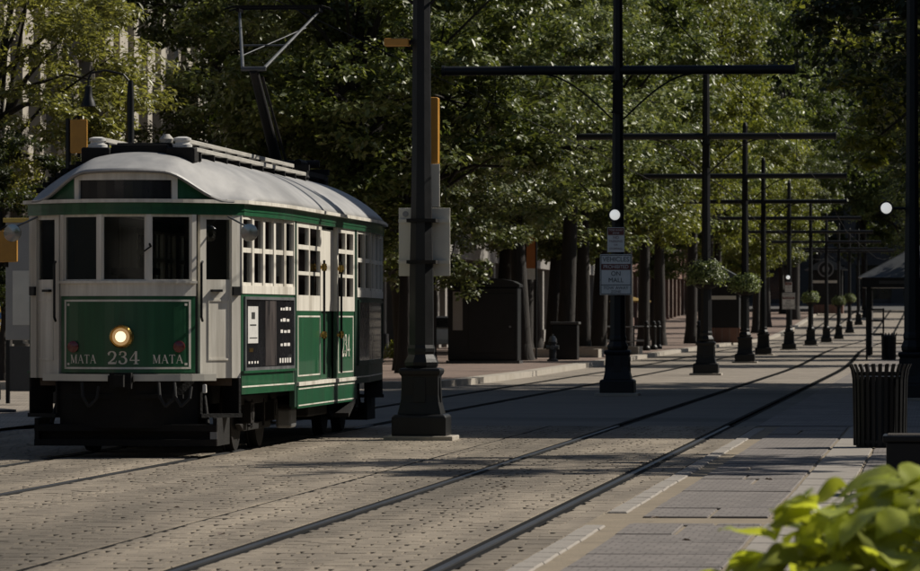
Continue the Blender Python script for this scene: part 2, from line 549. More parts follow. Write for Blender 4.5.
# rails: dark slot with a worn steel head
rys = [5, 40, 64] + [y for y in dys if 64 < y <= 470]
for x in RAILS:
    r = MB()
    for a in range(len(rys) - 1):
        ya, yb = rys[a], rys[a + 1]
        da, db, za, zb = drift(ya), drift(yb), gz(ya), gz(yb)
        r.hexa([(x - .02 + da, ya, za - .02), (x + .03 + da, ya, za - .02), (x + .03 + db, yb, zb - .02), (x - .02 + db, yb, zb - .02),
                (x - .02 + da, ya, za + .003), (x + .03 + da, ya, za + .003), (x + .03 + db, yb, zb + .003), (x - .02 + db, yb, zb + .003)])
    ro = struct(r.build('rail', 'steel'))
    s = sheet(x - .086, x + .086, [y for y in rys if y >= 64], 0.003, drift)
    so = s.build('rail_slot', 'groove', ro)
    sheet(x - .086, x + .086, [5, 40, 64], -0.007).build('rail_slot', 'groove', ro)

# right-hand pavement: sandy bed with separate paving panels and pale edge blocks
pave = struct(sheet(-2.43, 12, [-20, 20, 60, 470 * 0 + 64], -0.004).build('pavement', 'sand'))
struct(sheet(-2.43, 12, [64, 96, 160, 220, 300, 330, 350, 375, 470], 0.004).build('far_pavement', 'slab'))
rng = random.Random(11)
def chamfer_slab(wx, wy, h, name, c=0.012):
    m = MB()
    m.add([(0, 0, -.05), (wx, 0, -.05), (wx, wy, -.05), (0, wy, -.05), (c * 0, 0, h - c), (wx, 0, h - c), (wx, wy, h - c), (0, wy, h - c),
           (c, c, h), (wx - c, c, h), (wx - c, wy - c, h), (c, wy - c, h)],
          [(0, 1, 5, 4), (1, 2, 6, 5), (2, 3, 7, 6), (3, 0, 4, 7), (4, 5, 9, 8), (5, 6, 10, 9), (6, 7, 11, 10), (7, 4, 8, 11), (8, 9, 10, 11)])
    return m.mesh(name)
cols = [(-2.12, -1.24, 'slab'), (-1.21, -0.78, 'slabpale'), (-0.75, 0.30, 'slab'), (0.33, 1.38, 'slab'), (1.41, 2.46, 'slab')]
ylist = []
y = 20.0
while y < 63:
    d = rng.choice([1.1, 1.5, 1.9, 1.5])
    if y < 33.4 < y + d:
        ylist.append((y, 33.38 - y))
        y = 34.5
        continue
    ylist.append((y, d - 0.03))
    y += d
for cx0, cx1, mm in cols:
    for it in ylist:
        if it is None:
            continue
        y0, d = it
        if mm == 'slab' and rng.random() < 0.28:
            k = rng.uniform(0.35, 0.65) * (cx1 - cx0)
            segs = [(cx0, cx0 + k - .012), (cx0 + k + .012, cx1)]
        else:
            segs = [(cx0, cx1)]
        for a, b in segs:
            o = put('paving_slab', chamfer_slab(b - a, d, 0.009, 'paving_slab', .006), mm, pave)
            o.location = (a, y0, rng.uniform(-0.003, 0.004))
            o.rotation_euler = (rng.uniform(-.002, .003), rng.uniform(-.003, .003), rng.uniform(-.004, .004))
eb = chamfer_slab(0.145, 0.56, 0.016, 'edge_block', 0.01)
y = 20.0
while y < 62:
    if not (32.6 < y < 34.9):
        o = put('edge_block', eb, 'slabpale', pave)
        o.location = (-2.425 + rng.uniform(-.004, .004), y, rng.uniform(-.002, .002) - .007)
        o.rotation_euler = (0, 0, rng.uniform(-.008, .008))
    y += 0.566

# left sidewalk with kerb, starting at the corner of the cross street
kp = [(-40, 97.0), (-13.0, 97.0), (-11.6, 97.4), (-10.7, 98.4), (-10.2, 100), (-10.0, 104), (-9.95, 118), (-10.3, 150), (-10.9, 200), (-11.3, 260), (-11.4, 300), (-11.4, 330), (-11.4, 375), (-11.4, 470)]
m = MB()
for i in range(len(kp) - 1):
    (xa, ya), (xb, yb) = kp[i], kp[i + 1]
    def nrm(j):
        a, b = kp[max(0, j - 1)], kp[min(len(kp) - 1, j + 1)]
        d = Vector((b[0] - a[0], b[1] - a[1])).normalized()
        return Vector((-d.y, d.x)) * 0.34
    na, nb = nrm(i), nrm(i + 1)
    A, B, A2, B2 = (xa, ya), (xb, yb), (xa + na.x, ya + na.y), (xb + nb.x, yb + nb.y)
    za, zb = gz(ya), gz(yb)
    m.hexa([(*A, za - .1), (*B, zb - .1), (*B2, zb - .1), (*A2, za - .1), (*A, za + .135), (*B, zb + .135), (*B2, zb + .138), (*A2, za + .138)])
struct(m.build('kerb', 'pale'))
m = MB()
vs, fs = [], []
pts = kp[4:]
vs.append((-40, 97.3, .13)); vs.append((-13, 97.3, .13)); vs.append((-11.7, 97.7, .13)); vs.append((-10.95, 98.6, .13))
for (x, y) in pts:
    vs.append((x - .3, y, gz(y) + .13))
nn = len(vs)
for (x, y) in pts:
    vs.append((-40, y, gz(y) + .13))
m.add(vs, [(0, 1, 2, 3, 4, nn)] + [(4 + i, 5 + i, nn + i + 1, nn + i) for i in range(len(pts) - 1)])
struct(m.build('sidewalk', 'brick'))
# near-left corner sidewalk (beyond the left edge of the picture)
struct(MB().box(-40, -13.2, -20, 58, -.05, .12).build('corner_sidewalk', 'brick'))

# ------------------------------------------------------------------ buildings
def facade(label, loc, rz, length, height, pitch, floors, material, ground=4.6, depth=14, pil=0.55, group=None):
    root = empty('building', loc, rz, label, 'building', group)
    n = max(1, int(length / pitch))
    pitch = length / n
    MB().box(-depth, -0.45, 0, length, -0.3, height).build('wall', material, root)
    MB().box(-0.46, 0.35, -0.1, length + 0.1, height - 0.9, height + 0.35).build('cornice', material, root)
    MB().box(-0.46, 0.12, 0, length, ground - 0.5, ground + 0.1).build('fascia_band', material, root)
    pm = MB().box(-0.46, 0.0, -pil / 2, pil / 2, 0, height - 0.9).box(-0.46, 0.08, -pil / 2 - .08, pil / 2 + .08, -.1, 0.7).mesh('pilaster')
    fh = (height - 0.9 - ground) / floors
    ww = pitch - pil
    sm = MB().box(-0.46, -0.16, -ww / 2, ww / 2, 0, fh * 0.34).mesh('spandrel')
    fm = MB()
    for a, b, c, d in ((-ww / 2, ww / 2, 0, .1), (-ww / 2, ww / 2, fh * .66 - .1, fh * .66), (-ww / 2, -ww / 2 + .09, .1, fh * .66 - .1), (ww / 2 - .09, ww / 2, .1, fh * .66 - .1), (-.04, .04, .1, fh * .66 - .1)):
        fm.box(-0.44, -0.33, a, b, c, d)
    fm = fm.mesh('window')
    gm = MB().box(-0.43, -0.38, -ww / 2 + .09, ww / 2 - .09, .1, fh * .66 - .1).mesh('pane')
    shop = MB().box(-0.44, -0.36, -ww / 2, ww / 2, 0.5, ground - 0.5).mesh('shop_window')
    base = MB().box(-0.46, -0.2, -ww / 2, ww / 2, -.1, 0.5).mesh('stall_riser')
    for i in range(n + 1):
        o = put('pilaster', pm, material, root); o.location = (0, i * pitch, 0)
    for i in range(n):
        yc = (i + .5) * pitch
        o = put('shop_window', shop, 'winglass', root); o.location = (0, yc, 0)
        o = put('stall_riser', base, 'bdark', root); o.location = (0, yc, 0)
        for k in range(floors):
            z = ground + .1 + k * fh
            o = put('spandrel', sm, material, root); o.location = (0, yc, z)
            f = put('window', fm, 'bdark', root); f.location = (0, yc, z + fh * .34)
            put('pane', gm, 'winglass', f)
    return root
facade('pale stone building with narrow vertical piers behind the tram', (-22.3, 99, .1), 0, 47, 19, 2.35, 4, 'stone', pil=.75)
facade('grey stone office building beyond the pale pier-fronted building', (-22.3, 147, .1), 0, 72, 24, 3.4, 4, 'stone2', pil=.8)
facade('brick commercial block far along the left sidewalk', (-22.5, 220, .1), 0, 105, 17, 5.0, 3, 'stone2', pil=.9)
facade('long low grey building at the far rise of the street', (-23, 326, .8), 0, 180, 15, 6.0, 2, 'brickwall', pil=1.0)
facade('tall stone building beside the right pavement, shading the street crossing', (8.2, 105.4, .0), math.pi, 35.7, 21, 3.85, 5, 'stone2', pil=1.0)
facade('low brick row of shops beyond the tall stone building', (14, 330, .0), math.pi, 217, 6.0, 7.2, 1, 'brickwall', pil=1.0, ground=3.6)
facade('wide stone building closing the end of the street', (-70, 520, 3.0), -math.pi / 2, 110, 34, 5.0, 5, 'bdark', pil=1.2)

facade('stone corner building left of the street before the crossing', (-24.5, -110, .1), 0, 165, 11, 5.0, 2, 'stone2', pil=1.0)
facade('low stone shops on the right pavement before the crossing', (10.5, 69, .0), math.pi, 175, 7.5, 5.0, 1, 'stone2', pil=1.0)
facade('stone building closing the street behind the viewpoint', (25, -190, .0), math.pi / 2, 60, 18, 5.0, 3, 'stone2', pil=1.0)
# ------------------------------------------------------------------ trees
def leaf_mesh(name, pos, nrm, size, rng, aspect=0.55):
    n = len(pos)
    a = rng.normal(size=(n, 3))
    t = a - nrm * np.sum(a * nrm, 1)[:, None]
    t /= np.linalg.norm(t, axis=1)[:, None] + 1e-9
    b = np.cross(nrm, t)
    L = (size * rng.uniform(0.65, 1.3, n))[:, None]
    V = np.stack([pos - t * L * .5, pos + b * L * aspect * .5 + nrm * L * .10, pos + t * L * .5, pos - b * L * aspect * .5 + nrm * L * .10], 1)
    me = bpy.data.meshes.new(name)
    me.vertices.add(n * 4)
    me.vertices.foreach_set('co', V.reshape(-1))
    F = (np.arange(n)[:, None] * 4 + np.array([0, 1, 2, 0, 2, 3])[None]).reshape(-1)
    me.loops.add(len(F))
    me.loops.foreach_set('vertex_index', F)
    me.polygons.add(n * 2)
    me.polygons.foreach_set('loop_start', np.arange(n * 2) * 3)
    me.update(calc_edges=True)
    return me

def tree_meshes(seed, H, rad, z0, nclump, nleaf, size, aspect=0.55, r0=0.26, fork=0.5):
    rng = np.random.default_rng(seed)
    rr = random.Random(seed)
    cz, hz = (z0 + H) / 2, (H - z0) / 2
    cl = []
    while len(cl) < nclump:
        p = rng.uniform(-1, 1, 3)
        d = np.linalg.norm(p)
        if d > 1 or d < 0.25 or rng.random() > d ** 1.2:
            continue
        cl.append((p[0] * rad * (1 - .22 * max(0, p[2])), p[1] * rad * (1 - .22 * max(0, p[2])), cz + p[2] * hz))
    cl = np.array(cl)
    pos, nm = [], []
    for c in cl:
        k = int(nleaf * rng.uniform(.55, 1.45))
        cr = rng.uniform(.55, 1.15) * rad * 0.235
        ns = 7
        sc_ = rng.normal(size=(ns, 3))
        sc_ = sc_ / np.linalg.norm(sc_, axis=1)[:, None] * (cr * rng.uniform(.35, 1.0, ns))[:, None] * np.array([1.2, 1.2, .75])
        which = rng.integers(0, ns, k)
        d = rng.normal(size=(k, 3))
        d /= np.linalg.norm(d, axis=1)[:, None]
        q = sc_[which] + d * (cr * .46 * rng.random(k) ** .42)[:, None] * np.array([1.25, 1.25, .55])
        pos.append(c + q)
        nn = d * .55 + np.array([0, 0, .8]) + rng.normal(0, .38, (k, 3))
        nm.append(nn / np.linalg.norm(nn, axis=1)[:, None])
    pos, nm = np.concatenate(pos), np.concatenate(nm)
    crown = leaf_mesh('crown', pos, nm, size, rng, aspect)
    t = MB()
    hz0 = z0 + (H - z0) * .12
    lean = (rr.uniform(-.25, .25), rr.uniform(-.25, .25))
    tp = [(lean[0] * f, lean[1] * f, hz0 * f) for f in (0, .1, .35, .7, 1.0)]
    t.path([(p[0], p[1], p[2]) for p in tp], [r0 * 1.45, r0 * 1.08, r0, r0 * .86, r0 * .74], 12)
    top = Vector(tp[-1])
    lead = top + Vector((rr.uniform(-.4, .4), rr.uniform(-.4, .4), (H - hz0) * .62))
    t.path([top, (top + lead) / 2 + Vector((rr.uniform(-.3, .3), rr.uniform(-.3, .3), 0)), lead], [r0 * .72, r0 * .45, .04], 8)
    for i in rng.choice(len(cl), min(24, len(cl)), replace=False):
        e = Vector(cl[i])
        f = rr.uniform(0, .55)
        st = top.lerp(lead, f)
        mid = st.lerp(e, .5) + Vector((rr.uniform(-.35, .35), rr.uniform(-.35, .35), rr.uniform(.0, .5)))
        rb = r0 * rr.uniform(.22, .42)
        t.path([st, mid, e], [rb, rb * .6, .015], 6)
    return t.mesh('trunk', True), crown

TV = {
    'A': tree_meshes(1, 13.5, 4.8, 4.0, 80, 560, 0.185),
    'B': tree_meshes(2, 12.8, 4.6, 4.3, 76, 580, 0.19, .5),
    'C': tree_meshes(3, 15.0, 5.2, 4.6, 90, 540, 0.19),
    'Y': tree_meshes(4, 13.5, 4.6, 4.6, 92, 520, 0.21, .36),
    'S': tree_meshes(6, 10.6, 3.3, 5.2, 42, 210, 0.2, .55, r0=.17),
    'L': tree_meshes(5, 9.5, 3.4, 2.0, 80, 380, 0.16, .6, r0=.16),
}
LEAF = {}
def tree(kind, leaf, x, y, sc, rz, label, group=None, sz=1.0):
    root = empty('tree', (x, y, gz(y) + (.12 if x < -11 else 0)), rz, label, 'tree', group)
    root.scale = (sc, sc, sc * sz)
    tm, cm = TV[kind]
    key = (kind, leaf)
    if key not in LEAF:
        c2 = cm.copy(); c2.materials.clear(); c2.materials.append(M[leaf]); LEAF[key] = c2
    put('trunk', tm, 'bark', root)
    put('crown', LEAF[key], None, root)
    return root
tree('Y', 'leafY', -20.0, 103.0, .82, .4, 'olive-leaved tree overhanging the left corner in front of the pale building')
tree('L', 'leafD', -19.3, 99.5, .55, .9, 'low dark tree at the street corner left of the tram')
tree('A', 'leafA', -13.5, 113, 1.0, 1.9, 'dark-leaved tree directly behind the tram roof')
tree('L', 'leafA', -12.6, 114, 1.05, .2, 'low green tree just behind the pantograph')
tree('B', 'leafB', -13.2, 120, 1.0, 2.6, 'silvery green tree between the tram and the dark kiosk')
tree('L', 'leafB', -14.6, 139, .95, 4.1, 'small silvery tree spreading over the dark kiosk')
tree('A', 'leafB', -12.9, 150, 1.0, .9, 'tree whose branches reach out above the dark kiosk')
ORD = 'first second third fourth fifth sixth seventh eighth ninth tenth eleventh twelfth'.split()
ROWL = 'trees along the left sidewalk'
kinds = ['B', 'C', 'A', 'C', 'B', 'A', 'C', 'B', 'C', 'A', 'B', 'C']
lv = ['leafA', 'leafA', 'leafL', 'leafL', 'leafL', 'leafL', 'leafA', 'leafL', 'leafL', 'leafL', 'leafL', 'leafA']
ys = [164, 176, 187, 201, 216, 233, 252, 272, 294, 318, 345, 375]
for i, y in enumerate(ys):
    tree(kinds[i], lv[i], -12.7 - .25 * (i % 3) - (.3 if y > 200 else 0), y, random.Random(i).uniform(.92, 1.1), i * 1.7,
         ORD[i] + ' dark-trunked kerbside tree past the black utility cabinet on the brick sidewalk', ROWL, 1.28 if 3 <= i <= 8 else 1.08)
for i, (x, y) in enumerate([(-14.5, 169.5), (-14.3, 178.5), (-13.7, 183), (-14.6, 192)]):
    tree('BABA'[i], 'leafA', x, y, .95, 3.1 * i + .5, ORD[i] + ' tree of the close-set second trunk row behind the kerbside trees past the cabinet', 'second row of sidewalk trees')
for i, y in enumerate([128, 143, 157, 163, 192, 212, 236, 262, 292]):
    tree('CBA'[i % 3], 'leafA' if i % 2 else 'leafD', -17.4 - .3 * (i % 2), y, random.Random(90 + i).uniform(.95, 1.12), 2.2 + i,
         ORD[i] + ' shaded tree along the building fronts beyond the tram, behind the kerbside row', 'trees near the left building fronts')
tree('C', 'leafD', 1.6, 97, 1.0, .5, 'dark shaded tree over the right pavement beside the white signal lamp')
tree('A', 'leafL', 1.5, 107, 1.0, 2.9, 'dark tree on the right pavement just beyond the shaded one')
for i, (x, y, k) in enumerate([(2.0, 150, 'C'), (2.2, 171, 'A'), (2.2, 186, 'C'), (2.3, 214, 'B'), (2.0, 246, 'C'), (2.2, 282, 'A'), (1.8, 318, 'C'), (1.0, 352, 'A'), (.6, 385, 'C')]):
    tree(k, 'leafA' if i % 2 else 'leafD', x, y, 1.0, i * 2.1 + .4, ORD[i] + ' leafy tree along the right pavement past the shaded pair by the signal', 'trees along the right pavement')
for i, (x, y) in enumerate([(-17, 470), (-12, 462), (-7.6, 474), (-3.4, 463), (1.2, 472), (6, 466), (-14.5, 440), (-12.5, 408), (2, 425), (-22, 455)]):
    tree('LCL'[i % 3], 'leafD' if i % 3 else 'leafA', x, y, [1.6, 1.6, 1.9][i % 3], i * 1.3, ['far tree closing the view at the top of the rise', 'tall dark tree in the clump ending the street'][i % 2], 'trees at the end of the street', 1.25)
for i, (x, y) in enumerate([(-15.5, -40), (-15.5, -70), (5.5, -60), (5.5, -90), (-15, -110)]):
    tree('CAB'[i % 3], 'leafD' if i % 2 else 'leafA', x, y, 1.0, i * 1.1, 'leafy street tree standing behind the viewpoint, ' + ORD[i] + ' from the crossing', 'trees behind the viewpoint')
# overhanging tree beside the camera's side of the crossing (casts the ragged shadow on the tracks)
tree('S', 'leafA', 5.4, 51.6, 1.0, 1.1, 'slender street tree on the right pavement before the crossing')

# ------------------------------------------------------------------ catenary poles
def pole_proto():
    root = empty('pole')
    MB().box(-.40, .40, -.40, .40, -.02, .05).build('stone_pad', 'pale', root, bevel=.012)
    MB().lathe([(.315, .05), (.315, .27), (.29, .295), (.262, .30)], 4, square=True).build('plinth', 'black', root, bevel=.012)
    MB().lathe([(.255, .295), (.245, .34), (.222, .44), (.212, .52), (.212, .74), (.235, .765), (.242, .80), (.235, .825), (.19, .835)], 4, square=True).build('pedestal', 'black', root, bevel=.01)
    MB().lathe([(.175, .82), (.20, .86), (.205, .90), (.185, .94), (.155, .99), (.165, 1.02), (.165, 1.06), (.150, 1.10), (.145, 1.9), (.135, 2.3), (.118, 3.2), (.105, 5.2), (.088, 7.55), (.05, 7.66)], 8).build('shaft', 'black', root)
    for k in range(4):
        a = math.pi / 2 * k
        c, s_ = math.cos(a), math.sin(a)
        MB().hexa([(c * .20 - s_ * .07, s_ * .20 + c * .07, .44), (c * .235 - s_ * .07, s_ * .235 + c * .07, .44), (c * .235 + s_ * .07, s_ * .235 - c * .07, .44), (c * .20 + s_ * .07, s_ * .20 - c * .07, .44),
                   (c * .20 - s_ * .06, s_ * .20 + c * .06, .72), (c * .222 - s_ * .06, s_ * .222 + c * .06, .72), (c * .222 + s_ * .06, s_ * .222 - c * .06, .72), (c * .20 + s_ * .06, s_ * .20 - c * .06, .72)][::1]).build('pedestal_panel', 'black', root)
    arm = MB().tube((-3.2, 0, 5.95), (3.2, 0, 5.95), .085, n=14).build('crossarm', 'black', root, smooth=True)
    for s_ in (-1, 1):
        MB().tube((s_ * 3.18, 0, 5.95), (s_ * 3.235, 0, 5.95), .10, n=14).build('end_cap', 'black', arm)
        MB().path([(s_ * 2.25, 0, 5.88), (s_ * 2.25, 0, 5.345)], .008, 6).box(s_ * 2.25 - .03, s_ * 2.25 + .03, -.05, .05, 5.34, 5.37).build('wire_hanger', 'dkmetal', arm)
    for s_ in (-1, 1):
        pts = []
        for k in range(9):
            t = k / 8
            pts.append((s_ * (.1 + 1.35 * t), 0, 5.05 + .84 * math.sin(t * math.pi / 2)))
        MB().path(pts, .018, 6).build('curved_brace', 'black', root)
    MB().box(-.085, .085, -.15, -.09, 5.2, 5.72).box(-.11, .11, -.17, -.09, 5.16, 5.2).box(-.11, .11, -.17, -.09, 5.72, 5.76).build('clamp_box', 'dkmetal', root)
    return root
proto = pole_proto()
PP = [(-6.03, 56.4), (-5.95, 89.4), (-5.92, 122), (-6.33, 156), (-7.0, 190), (-7.0, 221.5), (-6.98, 256.5), (-6.97, 290), (-6.95, 323), (-6.9, 357), (-6.85, 391), (-6.85, 425)]
PL = ['black catenary pole beside the tram with large blank sign backs and yellow signal heads', 'black catenary pole carrying the vehicles prohibited sign',
      'black catenary pole with a leafy basket, next beyond the vehicles prohibited sign', 'black catenary pole with the second leafy basket beyond the vehicles prohibited sign',
      'black catenary pole without basket between the second basket pole and a far signed pole', 'far black catenary pole with its own white sign and signal lamp']
poles = []
for i, (x, y) in enumerate(PP):
    p = proto if i == 0 else copy_tree(proto)
    p.location = (x, y, gz(y))
    tag(p, PL[i] if i < len(PL) else ORD[i - 6] + ' black catenary pole past the far signed pole, climbing the rise', 'pole', 'catenary poles between the tracks')
    poles.append(p)
# lone pole on the right pavement, no arms
rp = empty('pole', (-.56, 84.4, 0), 0, 'black pole without crossarm on the right pavement behind the litter bin', 'pole')
for ch in proto.children:
    if ch.name.split('.')[0] in ('stone_pad', 'plinth', 'pedestal', 'shaft', 'pedestal_panel'):
        c = ch.copy(); C.objects.link(c); c.parent = rp
        if c.name.startswith('shaft'):
            c.scale = (1, 1, 1.25); c.location = (0, 0, -.2)
# contact wires
for i, x in enumerate((-8.22, -3.54)):
    pts = [(x + drift(y), y, 5.34 + gz(y)) for y in (-5, 23, 56.4, 89, 122, 156, 190, 221, 256, 290, 323, 357, 391, 425)]
    tag(MB().path(pts, .008, 5).build('contact_wire', 'dkmetal'), ['thin overhead contact wire above the tram\'s own track', 'thin overhead contact wire above the empty right-hand track'][i], 'wire')

# ------------------------------------------------------------------ signs on poles
def sign_set(x, y, sm, labels, k=1.0):
    g = gz(y)
    r1 = empty('sign', (x - .02, y - .23, g + 1.86 - .02), 0, labels[0], 'sign')
    W, H = .58, .74
    MB().box(-W / 2, W / 2, 0, .02, 0, H).build('panel', 'signwhite', r1, bevel=.004)
    MB().box(-.04, .04, .02, .12, .1, .16).box(-.04, .04, .02, .12, H - .16, H - .1).build('bracket', 'dkmetal', r1)
    bd = MB()
    for a, b, c, d in ((-W / 2 + .012, W / 2 - .012, .012, .024), (-W / 2 + .012, W / 2 - .012, H - .024, H - .012), (-W / 2 + .012, -W / 2 + .024, .024, H - .024), (W / 2 - .024, W / 2 - .012, .024, H - .024), (-W / 2 + .024, W / 2 - .024, .175, .187)):
        bd.box(a, b, -.004, .0, c, d)
    bd.build('border', 'signblack', r1)
    MB().box(-W / 2 + .026, W / 2 - .026, -.004, 0, .455, .565).build('red_band', 'signred', r1)
    rot = (R(90), 0, 0)
    text_on('VEHICLES', .125, (0, -.005, .645), rot, 'signblack', r1, sx=.92)
    text_on('PROHIBITED', .092, (0, -.0075, .51), rot, 'signwhite', r1, sx=.90)
    text_on('ON', .115, (0, -.005, .385), rot, 'signblack', r1)
    text_on('MALL', .115, (0, -.005, .265), rot, 'signblack', r1)
    text_on('TOW AWAY', .08, (0, -.005, .125), rot, 'signblack', r1)
    text_on('ZONE', .065, (0, -.005, .058), rot, 'signblack', r1)
    r2 = empty('sign', (x - .02, y - .23, g + 2.62), 0, labels[1], 'sign')
    W, H = .31, .45
    MB().box(-W / 2, W / 2, 0, .02, 0, H).build('panel', 'signwhite', r2, bevel=.004)
    MB().box(-.03, .03, .02, .12, .2, .26).build('bracket', 'dkmetal', r2)
    MB().box(-W / 2 + .008, W / 2 - .008, -.004, 0, .31, .44).build('red_band', 'signred', r2)
    text_on('NO', .07, (0, -.005, .265), rot, 'signred', r2)
    text_on('PARKING', .06, (0, -.005, .195), rot, 'signred', r2)
    text_on('OR', .05, (0, -.005, .13), rot, 'signred', r2)
    text_on('STOPPING', .052, (0, -.005, .06), rot, 'signred', r2)
    text_on('TOW AWAY', .045, (0, -.0075, .40), rot, 'signwhite', r2)
    text_on('ZONE', .045, (0, -.0075, .345), rot, 'signwhite', r2)
sign_set(-5.95, 89.4, 1, ['white sign reading vehicles prohibited on mall, on the second pole', 'small white sign with red band above the vehicles prohibited sign'])
sign_set(-7.0, 221.5, 1, ['distant white multi-line sign on the far pole along the tracks', 'distant small red-topped sign above the far multi-line sign'])
def signal(x, y, z, label, rad=.095, back=.16):
    r = empty('signal_lamp', (x, y, z), 0, label, 'signal lamp')
    MB().lathe([(.03, back), (rad + .02, .10), (rad + .03, .02), (rad + .03, -.03), (rad + .012, -.03), (rad + .01, .0)], 24, axis='y').build('housing', 'black', r, True)
    MB().lathe([(rad, .02), (rad, -.008), (rad * .92, -.03), (rad * .75, -.052), (rad * .5, -.068), (rad * .2, -.076)], 24, axis='y').build('lens', 'sigon', r, True)
signal(-5.99, 89.18, 3.30, 'round lit white signal above the vehicles prohibited sign')
sg = signal(-1.0, 84.2, 3.30, 'round lit white signal on the lone pole over the right pavement')
MB().tube((-1.0, 84.35, 3.3), (-.56, 84.4, 3.3), .025).build('bracket_arm', 'black', bpy.data.objects['signal_lamp.001']).matrix_parent_inverse = Matrix.Translation((1.0, -84.2, -3.30))
signal(-7.04, 221.3, 3.28, 'tiny lit white signal on the far signed pole', .09)

# hardware on the nearest pole
sb = empty('sign', (-6.02, 56.62, 1.9), 0, 'large blank grey back of a road sign fixed behind the nearest pole', 'sign')
MB().box(-.30, .30, 0, .02, 0, .79).build('panel', 'signback', sb, bevel=.006)
MB().box(-.30, .30, -.03, 0, .62, .66).box(-.30, .30, -.03, 0, .14, .18).build('stiffener', 'signback', sb)
for zz in (.16, .64):
    MB().box(-.17, .17, -.37, .03, zz - .02, zz + .02).build('clamp', 'dkmetal', sb)
MB().tube((-.22, -.002, .72), (-.22, -.008, .72), .035, n=14).build('sticker', 'greymetal', sb)
s2 = empty('sign', (-5.92, 56.6, 2.70), 0, 'narrow grey sign back above the large blank one', 'sign')
MB().box(-.08, .08, 0, .02, 0, .5).build('panel', 'signback', s2, bevel=.006)
MB().box(-.14, -.06, -.2, .03, .22, .27).build('clamp', 'dkmetal', s2)
def sig_head(loc, rz, label, h=.78, wdt=.26, n=3, face=1):
    r = empty('traffic_signal', loc, rz, label, 'traffic signal')
    MB().box(-wdt / 2, wdt / 2, -.09, .09, 0, h).build('housing', 'yellow', r, bevel=.02)
    for k in range(n):
        z = h * (k + .5) / n
        MB().lathe([(.085, .09), (.10, .10), (.10, .22), (.09, .22), (.085, .11)], 16, (0, 0, z), axis='y').build('visor', 'yellow' if face else 'black', r, True)
    MB().tube((0, -.02, h), (0, -.02, h + .08), .03).tube((0, -.02, 0), (0, -.02, -.08), .03).build('bracket', 'dkmetal', r)
    return r
sig_head((-5.99, 56.72, 3.2), 0, 'yellow traffic signal seen from behind on the nearest pole')
r = empty('traffic_signal', (-6.17, 56.4, 4.56), 0, 'yellow horizontal signal arm box high on the nearest pole', 'traffic signal')
MB().box(-.29, 0, -.09, .09, 0, .09).build('housing', 'yellow', r, bevel=.015)
MB().tube((0, 0, .045), (.1, 0, .045), .03).build('bracket', 'dkmetal', r)
MB().box(-.27, -.02, .09, .2, .01, .08).build('visor', 'yellow', r, bevel=.01)

def lamppost(x, y, h, label):
    r = empty('street_lamp', (x, y, .12), 0, label, 'street lamp')
    MB().lathe([(.14, 0), (.14, .3), (.09, .4), (.07, h - .3), (.05, h)], 12).build('post', 'black', r, True)
    pts = [(0, 0, h - .05), (-.15, 0, h + .12), (-.5, 0, h + .2), (-.8, 0, h + .15), (-.86, 0, h + .02), (-.86, 0, h - .12)]
    MB().path(pts, .022, 8).build('gooseneck', 'black', r)
    MB().lathe([(.04, .02), (.07, 0), (.08, -.2), (.12, -.28), (.155, -.40), (.15, -.41), (.02, -.36)], 18, (-.86, 0, h - .12)).build('shade', 'black', r, True)
lamppost(-16.35, 97.7, 6.1, 'black gooseneck street lamp in front of the pale building')
def sigpole(x, y, z, label, label2, hh=.68, n=3):
    r = empty('signal_post', (x, y, .12), 0, label2, 'post')
    MB().lathe([(.12, 0), (.12, .25), (.06, .3), (.055, z + hh)], 12).build('post', 'black', r, True)
    MB().path([(0, 0, z + hh - .1), (.2, -.02, z + hh + .05)], .02, 6).build('arm', 'black', r)
    sig_head((x + .22, y - .02, z + .1), 0.12, label, hh, .34, n)
sigpole(-17.62, 97.7, 4.65, 'yellow traffic signal hanging left of the gooseneck lamp', 'black post carrying the yellow signal by the gooseneck lamp')
sigpole(-15.0, 76.5, 2.2, 'small yellow pedestrian signal beside the off-white notice board', 'black post of the pedestrian signal beside the off-white notice board', .5, 2)

# ------------------------------------------------------------------ hanging baskets
def basket(x, y, z, d, seed, label):
    g = np.random.default_rng(seed)
    r = empty('flower_basket', (x, y, z), 0, label, 'flower basket')
    n = 2600
    dd = g.normal(size=(n, 3)); dd /= np.linalg.norm(dd, axis=1)[:, None]
    dd[:, 2] = np.where(dd[:, 2] < -.55, -dd[:, 2], dd[:, 2])
    bump_ = 1 + .16 * np.sin(dd[:, 0] * 7 + seed) * np.cos(dd[:, 1] * 6) + .1 * g.normal(size=n)
    pos = dd * np.array([d * .47, d * .47, d * .40]) * (bump_ * g.random(n) ** .18)[:, None] + np.array([0, 0, .05])
    nn = dd * .8 + np.array([0, 0, .5]) + g.normal(0, .45, (n, 3)); nn /= np.linalg.norm(nn, axis=1)[:, None]
    put('foliage', leaf_mesh('foliage', pos, nn, .075, g, .6), 'basket', r)
    MB().lathe([(.14, -.28), (.26, -.22), (.33, -.06), (.33, 0), (.17, 0)], 16).build('basket_bowl', 'dkmetal', r, True)
    MB().path([(.13, 0, -.35), (.3, 0, -.15)], .015, 6).path([(-.13, 0, -.35), (-.3, 0, -.15)], .015, 6).build('bracket', 'black', r)
BL = ['round leafy basket ringing the pole next beyond the vehicles prohibited sign', 'round leafy basket on the second basket pole, in front of the peaked kiosk']
for k, i in enumerate((2, 3, 6, 8, 9)):
    x, y = PP[i]
    basket(x, y, gz(y) + 2.42, 1.0 if k < 2 else .95, 20 + k, BL[k] if k < 2 else 'distant leafy basket on a pole far up the tracks')
    if k >= 2:
        [o for o in C.objects if o.name.startswith('flower_basket') and o.parent is None][-1]['group'] = 'distant baskets'

